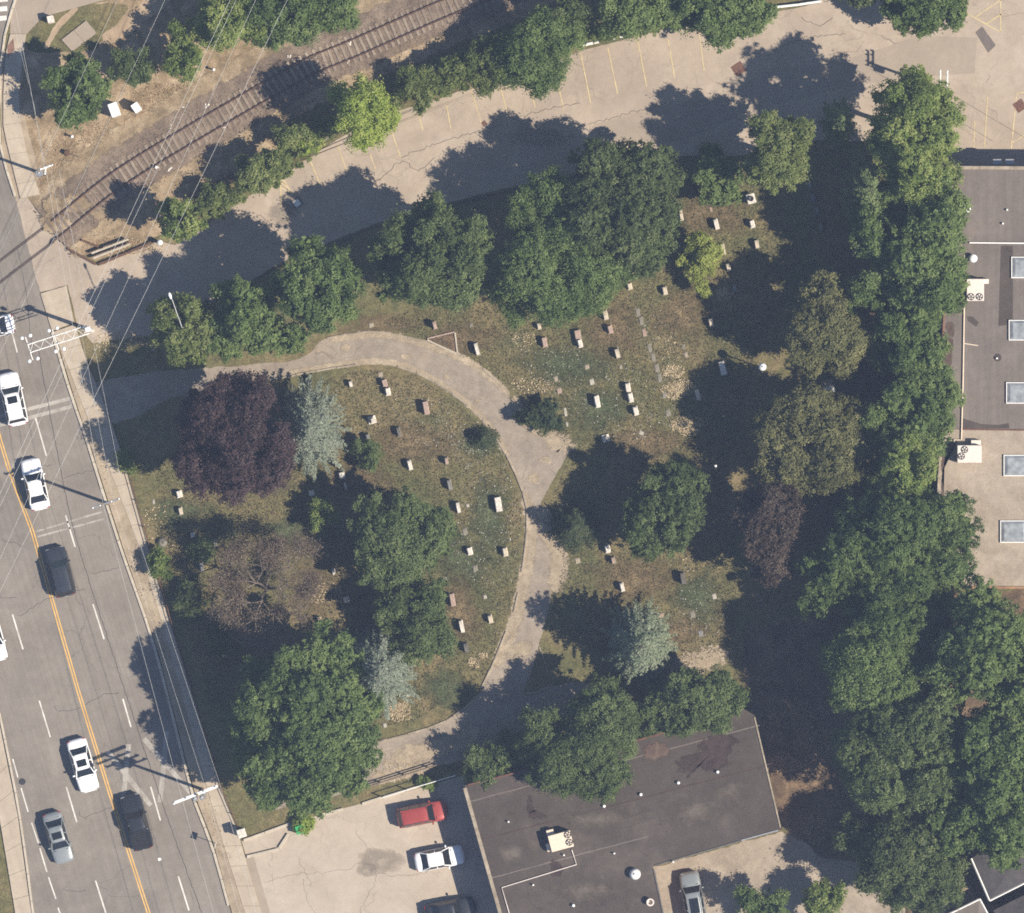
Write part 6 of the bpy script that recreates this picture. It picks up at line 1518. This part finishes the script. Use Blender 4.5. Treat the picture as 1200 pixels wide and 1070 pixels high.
# ------------------------------------------------------------------ barriers, fences, cabinets
def guardrail(label, pts, mat, h=0.65, w=0.12, posts=2.0, double=0.0, name='guardrail'):
    q = PL(pts); c = q[0]; t = thing(name, label, 'guardrail', (c[0], c[1], 0))
    q = [(a - c[0], b - c[1]) for a, b in q]
    for d in ((double / 2, -double / 2) if double else (0.0,)):
        o = offset(q, d); m = MB()
        for i in range(len(o) - 1):
            a, b = o[i], o[i + 1]; L = math.hypot(b[0] - a[0], b[1] - a[1]); m.bevbox(((a[0] + b[0]) / 2, (a[1] + b[1]) / 2, h - 0.25), (L, w, 0.28), math.atan2(b[1] - a[1], b[0] - a[0]), 0.03)
        obj('rail', m, M[mat], t)
    for (x, y, a) in line_frames(q, posts, 0.2): obj('post', MB().box((x, y, 0), (0.1, 0.1, h - 0.251), a), M['timber'], t)
guardrail('long grey guardrail on the north lot edge beside the pale sapling', [(327, 194), (345, 183), (392, 158)], 'grey_metal')
guardrail('rusty double rail between the railway and the shrubs', [(220, 234), (286, 201)], 'rust', 0.6, 0.14, 2.0, 0.5)
guardrail('white double barrier on the brown bed at the lot entrance', [(108.5, 300), (152, 283.5)], 'kerb', 0.7, 0.17, 1.6, 0.45)
guardrail('white guardrail at the top edge of the north lot', [(907.5, 9), (935, 6), (962, 2)], 'white_metal', 0.6, 0.2)
guardrail('slim grey guardrail half hidden in the vines', [(664, 51), (690, 44), (720, 34.5)], 'grey_metal', 0.7, 0.1)
def wheel_stop(label, a, b):
    A = P(*a); Bq = P(*b); L = math.hypot(Bq[0] - A[0], Bq[1] - A[1])
    t = thing('wheel_stop', label, 'wheel stop', ((A[0] + Bq[0]) / 2, (A[1] + Bq[1]) / 2, 0.012), math.atan2(Bq[1] - A[1], Bq[0] - A[0]), 'white wheel stops')
    obj('bar', MB().bevbox((0, 0, 0), (L, 0.24, 0.16), 0, 0.05), M['white_metal'], t)
    for s in (-0.35, 0.35): obj('pin', MB().lathe([(0.03, 0), (0.03, 0.01)], (L * s, 0, 0.159), 8), M['rust'], t)
wheel_stop('left one of two white wheel stops under the vine-covered hedge', (681.5, 53.5), (703, 48.5))
wheel_stop('right one of two white wheel stops under the vine-covered hedge', (718, 45), (739, 40))
# low timber edge of the planting bed at the lot entrance
t = thing('timber_edging', 'brown timber edging round the bed at the lot entrance', 'edging', (*P(115, 310), 0)); cx, cy = P(115, 310)
for a, b in [((79, 291), (113, 310)), ((115, 310), (150, 296)), ((150, 296), (184, 281)), ((95, 281), (122, 292))]:
    A = P(*a); Bq = P(*b); L = math.hypot(Bq[0] - A[0], Bq[1] - A[1]); o = obj('timber', MB().bevbox((0, 0, 0), (L - 0.03, 0.2, 0.3), 0, 0.02), M['timber'], t)
    o.location = ((A[0] + Bq[0]) / 2 - cx, (A[1] + Bq[1]) / 2 - cy, 0); o.rotation_euler = (0, 0, math.atan2(Bq[1] - A[1], Bq[0] - A[0]))

def fence(label, line, h=1.3, step=2.4, mat='dark_metal', rails=(0.3, 1.25), r=0.03, name='fence'):
    q = PL(line); c = q[0]; t = thing(name, label, 'fence', (c[0], c[1], 0)); q = [(a - c[0], b - c[1]) for a, b in q]
    for z in rails: obj('rail', MB().tube([(x, y, z) for x, y in q], r, 6), M[mat], t)
    for (x, y, a) in line_frames(q, step): obj('post', MB().tube([(x, y, 0), (x, y, h)], r * 1.2, 7), M[mat], t)
    return t
fence('dark low pipe fence along the sidewalk edge of the cemetery', [(152, 556), (172, 628), (204, 739), (238, 850), (260, 924), (279, 968)], 0.75, 2.4, 'rust', (0.35, 0.7), 0.035)
fence('grey chain-link fence posts between cemetery and north lot', [(190, 390), (260, 350), (340, 305), (440, 266), (560, 232), (700, 201), (800, 184), (858, 184)], 1.5, 3.0, 'dark_metal', (0.1, 1.48), 0.022)
fence('pale pipe fence between the south lot and the cemetery', [(449, 934), (490, 921), (534, 908)], 1.2, 2.2, 'white_metal', (1.15,), 0.045)
fence('old wooden rail fence along the lower side of the drive', [(418, 926), (455, 914), (512, 896)], 0.8, 2.2, 'wood_pole', (0.4, 0.75), 0.06)
sk = thing('lot_kerb', 'pale kerb along the upper edge of the south lot', 'kerb', (*P(283, 975), 0)); cx, cy = P(283, 975)
for a, b in [((285, 985), (310, 976)), ((310, 976), (340, 965)), ((375, 955), (402, 948)), ((424, 942), (449, 934)), ((449, 934.5), (475, 926.5)), ((475, 926.5), (505, 917))]:
    A = P(*a); Bq = P(*b); L = math.hypot(Bq[0] - A[0], Bq[1] - A[1]); o = obj('kerb_stone', MB().bevbox((0, 0, 0), (L - 0.03, 0.24, 0.2), 0, 0.03), M['kerb'], sk)
    o.location = ((A[0] + Bq[0]) / 2 - cx, (A[1] + Bq[1]) / 2 - cy, 0); o.rotation_euler = (0, 0, math.atan2(Bq[1] - A[1], Bq[0] - A[0]))
bk = thing('bed_kerb', 'low stone kerb round the bed at the south lot entrance', 'kerb', (*P(300, 1000), 0)); cx, cy = P(300, 1000)
for a, b in [((289, 1004), (326, 995)), ((327, 994), (338, 977))]:
    A = P(*a); Bq = P(*b); L = math.hypot(Bq[0] - A[0], Bq[1] - A[1]); o = obj('kerb_stone', MB().bevbox((0, 0, 0), (L - 0.03, 0.26, 0.22), 0, 0.03), M['kerb'], bk)
    o.location = ((A[0] + Bq[0]) / 2 - cx, (A[1] + Bq[1]) / 2 - cy, 0); o.rotation_euler = (0, 0, math.atan2(Bq[1] - A[1], Bq[0] - A[0]))
t = thing('gate_pillar', 'stone gate pillar beside the sidewalk at the south lot', 'pillar', (*P(283, 976.5, 1.5), 0), 0.3)
obj('shaft', MB().bevbox((0, 0, 0), (0.62, 0.62, 1.55), 0, 0.03), M['granite_c'], t); obj('capstone', MB().bevbox((0, 0, 1.548), (0.78, 0.78, 0.16), 0, 0.05), M['granite_w'], t)

def cabinet(label, px, py, w, d, h, ang, mat, name='signal_cabinet', cat='cabinet'):
    x, y = P(px, py, h); t = thing(name, label, cat, (x, y, 0), ang)
    obj('plinth', MB().box((0, 0, 0), (w + 0.12, d + 0.12, 0.1)), M['oldkerb'], t)
    c = obj('housing', MB().bevbox((0, 0, 0.098), (w, d, h - 0.1), 0, 0.03), M[mat], t)
    obj('lid', MB().bevbox((0, 0, h), (w + 0.06, d + 0.06, 0.06), 0, 0.02), M[mat], t)
    obj('door', MB().box((0, -d / 2 - 0.012, 0.25), (w * 0.8, 0.02, h - 0.45)), M['hvac_w'], c)
cabinet('larger white railway cabinet beside the round street tree', 133.7, 128.5, 0.75, 1.15, 1.4, math.radians(20), 'lamp_white')
cabinet('smaller white railway cabinet right of the larger one', 159.5, 126, 0.6, 0.75, 1.3, math.radians(35), 'lamp_white')
cabinet('small beige box in the grass at the trail corner', 59, 22.5, 0.5, 0.55, 1.0, 0.2, 'hvac_w')
t = thing('concrete_pad', 'tilted grey concrete pad in the worn grass near the trail', 'concrete pad', (*P(93, 42), 0)); cx, cy = P(93, 42)
pq = [(a - cx, b - cy) for a, b in PL([(101, 24), (113.5, 39), (84.5, 60.5), (72, 46.7)])]
mid1 = ((pq[0][0] + pq[3][0]) / 2, (pq[0][1] + pq[3][1]) / 2); mid2 = ((pq[1][0] + pq[2][0]) / 2, (pq[1][1] + pq[2][1]) / 2)
def shrink(p, k=0.985): 
    c = (sum(a for a, b in p) / 4, sum(b for a, b in p) / 4); return [(c[0] + (a - c[0]) * k, c[1] + (b - c[1]) * k) for a, b in p]
obj('slab', MB().prism(shrink([pq[0], pq[1], mid2, mid1]), 0, 0.15), M['lot_patch'], t); obj('slab', MB().prism(shrink([mid1, mid2, pq[2], pq[3]]), 0, 0.15), M['lot_patch'], t)
for i, (px, py, lab) in enumerate([(84.5, 160, 'short white marker post in the dry grass left of the railway'), (250.5, 81.5, 'short white marker post above the railway near the slim tree'), (183, 196, 'short white marker post beside the lower rail')]):
    x, y = P(px, py, 0.7); t = thing('marker_post', lab, 'post', (x, y, 0)); obj('post', MB().lathe([(0.07, 0), (0.07, 0.7)], (0, 0, 0), 10), M['timber'], t); obj('cap', MB().lathe([(0.12, 0.7), (0.13, 0.76), (0.07, 0.82)], (0, 0, 0), 12), M['lamp_white'], t)
t = thing('stump', 'dark burnt stump in the dry grass beside the railway pole', 'stump', (*P(78, 179), 0)); obj('trunk', MB().lathe([(0.3, 0), (0.22, 0.15), (0.2, 0.5), (0.08, 0.52)], (0, 0, 0), 9), M['timber'], t); obj('root', MB().tube([(0.1, -0.05, 0.06), (1.5, -0.5, 0.03)], [0.07, 0.02], 6), M['bark'], t)
# litter along the railway: small pale scraps
scr = []
for (x, y) in [(183, 196.5), (216, 123.5), (242, 125), (262, 147), (202, 149), (123.6, 180.4), (130, 203), (410, 49.6), (406, 71), (338, 66), (110, 255), (100, 262), (86, 250), (64, 258), (72, 240), (57, 233), (76, 236), (340, 37), (118, 195), (199, 199)]:
    c = P(x, y)
    for k in range(3): scr.append((c[0] + RNG.uniform(-.2, .2), c[1] + RNG.uniform(-.2, .2), 0.21 if 130 < x else 0.03))
pebbles('litter_scraps', scr, 0.12, M['granite_w'], dry_ground)
scr = [(*P(RNG.uniform(*a), RNG.uniform(*b)), 0.015) for a, b, n in [((60, 110), (225, 270), 50), ((120, 240), (105, 165), 70), ((330, 420), (30, 60), 40), ((110, 180), (385, 412), 60), ((335, 345), (150, 160), 4)] for _ in range(n)]
pebbles('litter_scraps', scr, 0.07, M['granite_c'], dry_ground)
x, y = P(352, 972, 0.9); t = thing('wheelie_bin', 'vivid green bin under the small bush at the south lot kerb', 'bin', (x, y, 0.012), 0.3)
obj('tub', MB().box((0, 0, 0.05), (0.72, 0.6, 0.85), 0, 1.12), M['green_plastic'], t); obj('lid', MB().bevbox((0, 0, 0.902), (0.86, 0.74, 0.07), 0, 0.03), M['green_plastic'], t)
for sx in (-0.3, 0.3): obj('wheel', MB().tube([(sx - 0.03, 0.32, 0.1), (sx + 0.03, 0.32, 0.1)], 0.1, 12), M['tyre'], t)
# kiosk between the oaks, boulder, slim post
t = thing('kiosk', 'small white-roofed kiosk in the shade between the two oaks', 'kiosk', (*P(970.5, 452, 2), 0), math.radians(-78))
obj('body', MB().bevbox((0, 0, 0), (1.05, 0.85, 1.9), 0, 0.03), M['hvac_w'], t); obj('roof', MB().bevbox((0.05, 0, 1.9), (1.15, 1.0, 0.1), 0, 0.02), M['oldkerb'], t); obj('roof_ridge', MB().bevbox((0.38, 0, 2.0), (0.5, 0.96, 0.12), 0, 0.03), M['lamp_white'], t)
t = thing('boulder', 'pale round boulder in the shade beside the avenue fence', 'boulder', (*P(190.5, 636), 0)); obj('rock', MB().lathe([(0.36, 0), (0.46, 0.15), (0.42, 0.35), (0.25, 0.5), (0.05, 0.54)], (0, 0, 0), 9), M['stone_flat'], t); obj('moss', MB().lathe([(0.15, 0.535), (0.1, 0.56), (0.02, 0.57)], (0.05, 0.03, 0), 7), M['granite_d'], t)
x, y = P(838.5, 546, 2.0); t = thing('slim_post', 'slim white-capped post in the shade right of the rounded tree', 'post', (x, y, 0)); obj('shaft', MB().tube([(0.25, -1.0, 0), (0, 0, 2.0)], 0.05, 8), M['grey_metal'], t); obj('cap', MB().lathe([(0.1, 0), (0.12, 0.06), (0.03, 0.12)], (0, 0, 2.0), 10), M['lamp_white'], t)
# plain road sign by the bottom kerb
x, y = P(252, 990, 2.2); t = thing('road_sign', 'small road sign on a thin post at the kerb by the lower right', 'sign', (x, y, 0.1), math.radians(75)); obj('post', MB().tube([(0, 0, 0), (0, 0, 2.5)], 0.03, 8), M['grey_metal'], t); obj('plate', MB().box((0, -0.04, 1.9), (0.6, 0.02, 0.6)), M['white_metal'], t)
# pigeons of litter on the lots: drain grime and leaves along the kerbs
scatter('fallen_leaves', [PL([(230, 940), (250, 930), (275, 1010), (262, 1010)]), PL([(150, 650), (160, 650), (195, 760), (186, 760)]), PL([(112, 540), (122, 540), (145, 630), (138, 630)])], 500, 0.12, G['litter'], (0.3, 0.25), 0.15, 0.6, 0.6, verge)
print('objects', len(bpy.data.objects), 'tris approx', sum(len(o.data.polygons) * 2 for o in bpy.data.objects if o.type == 'MESH'))
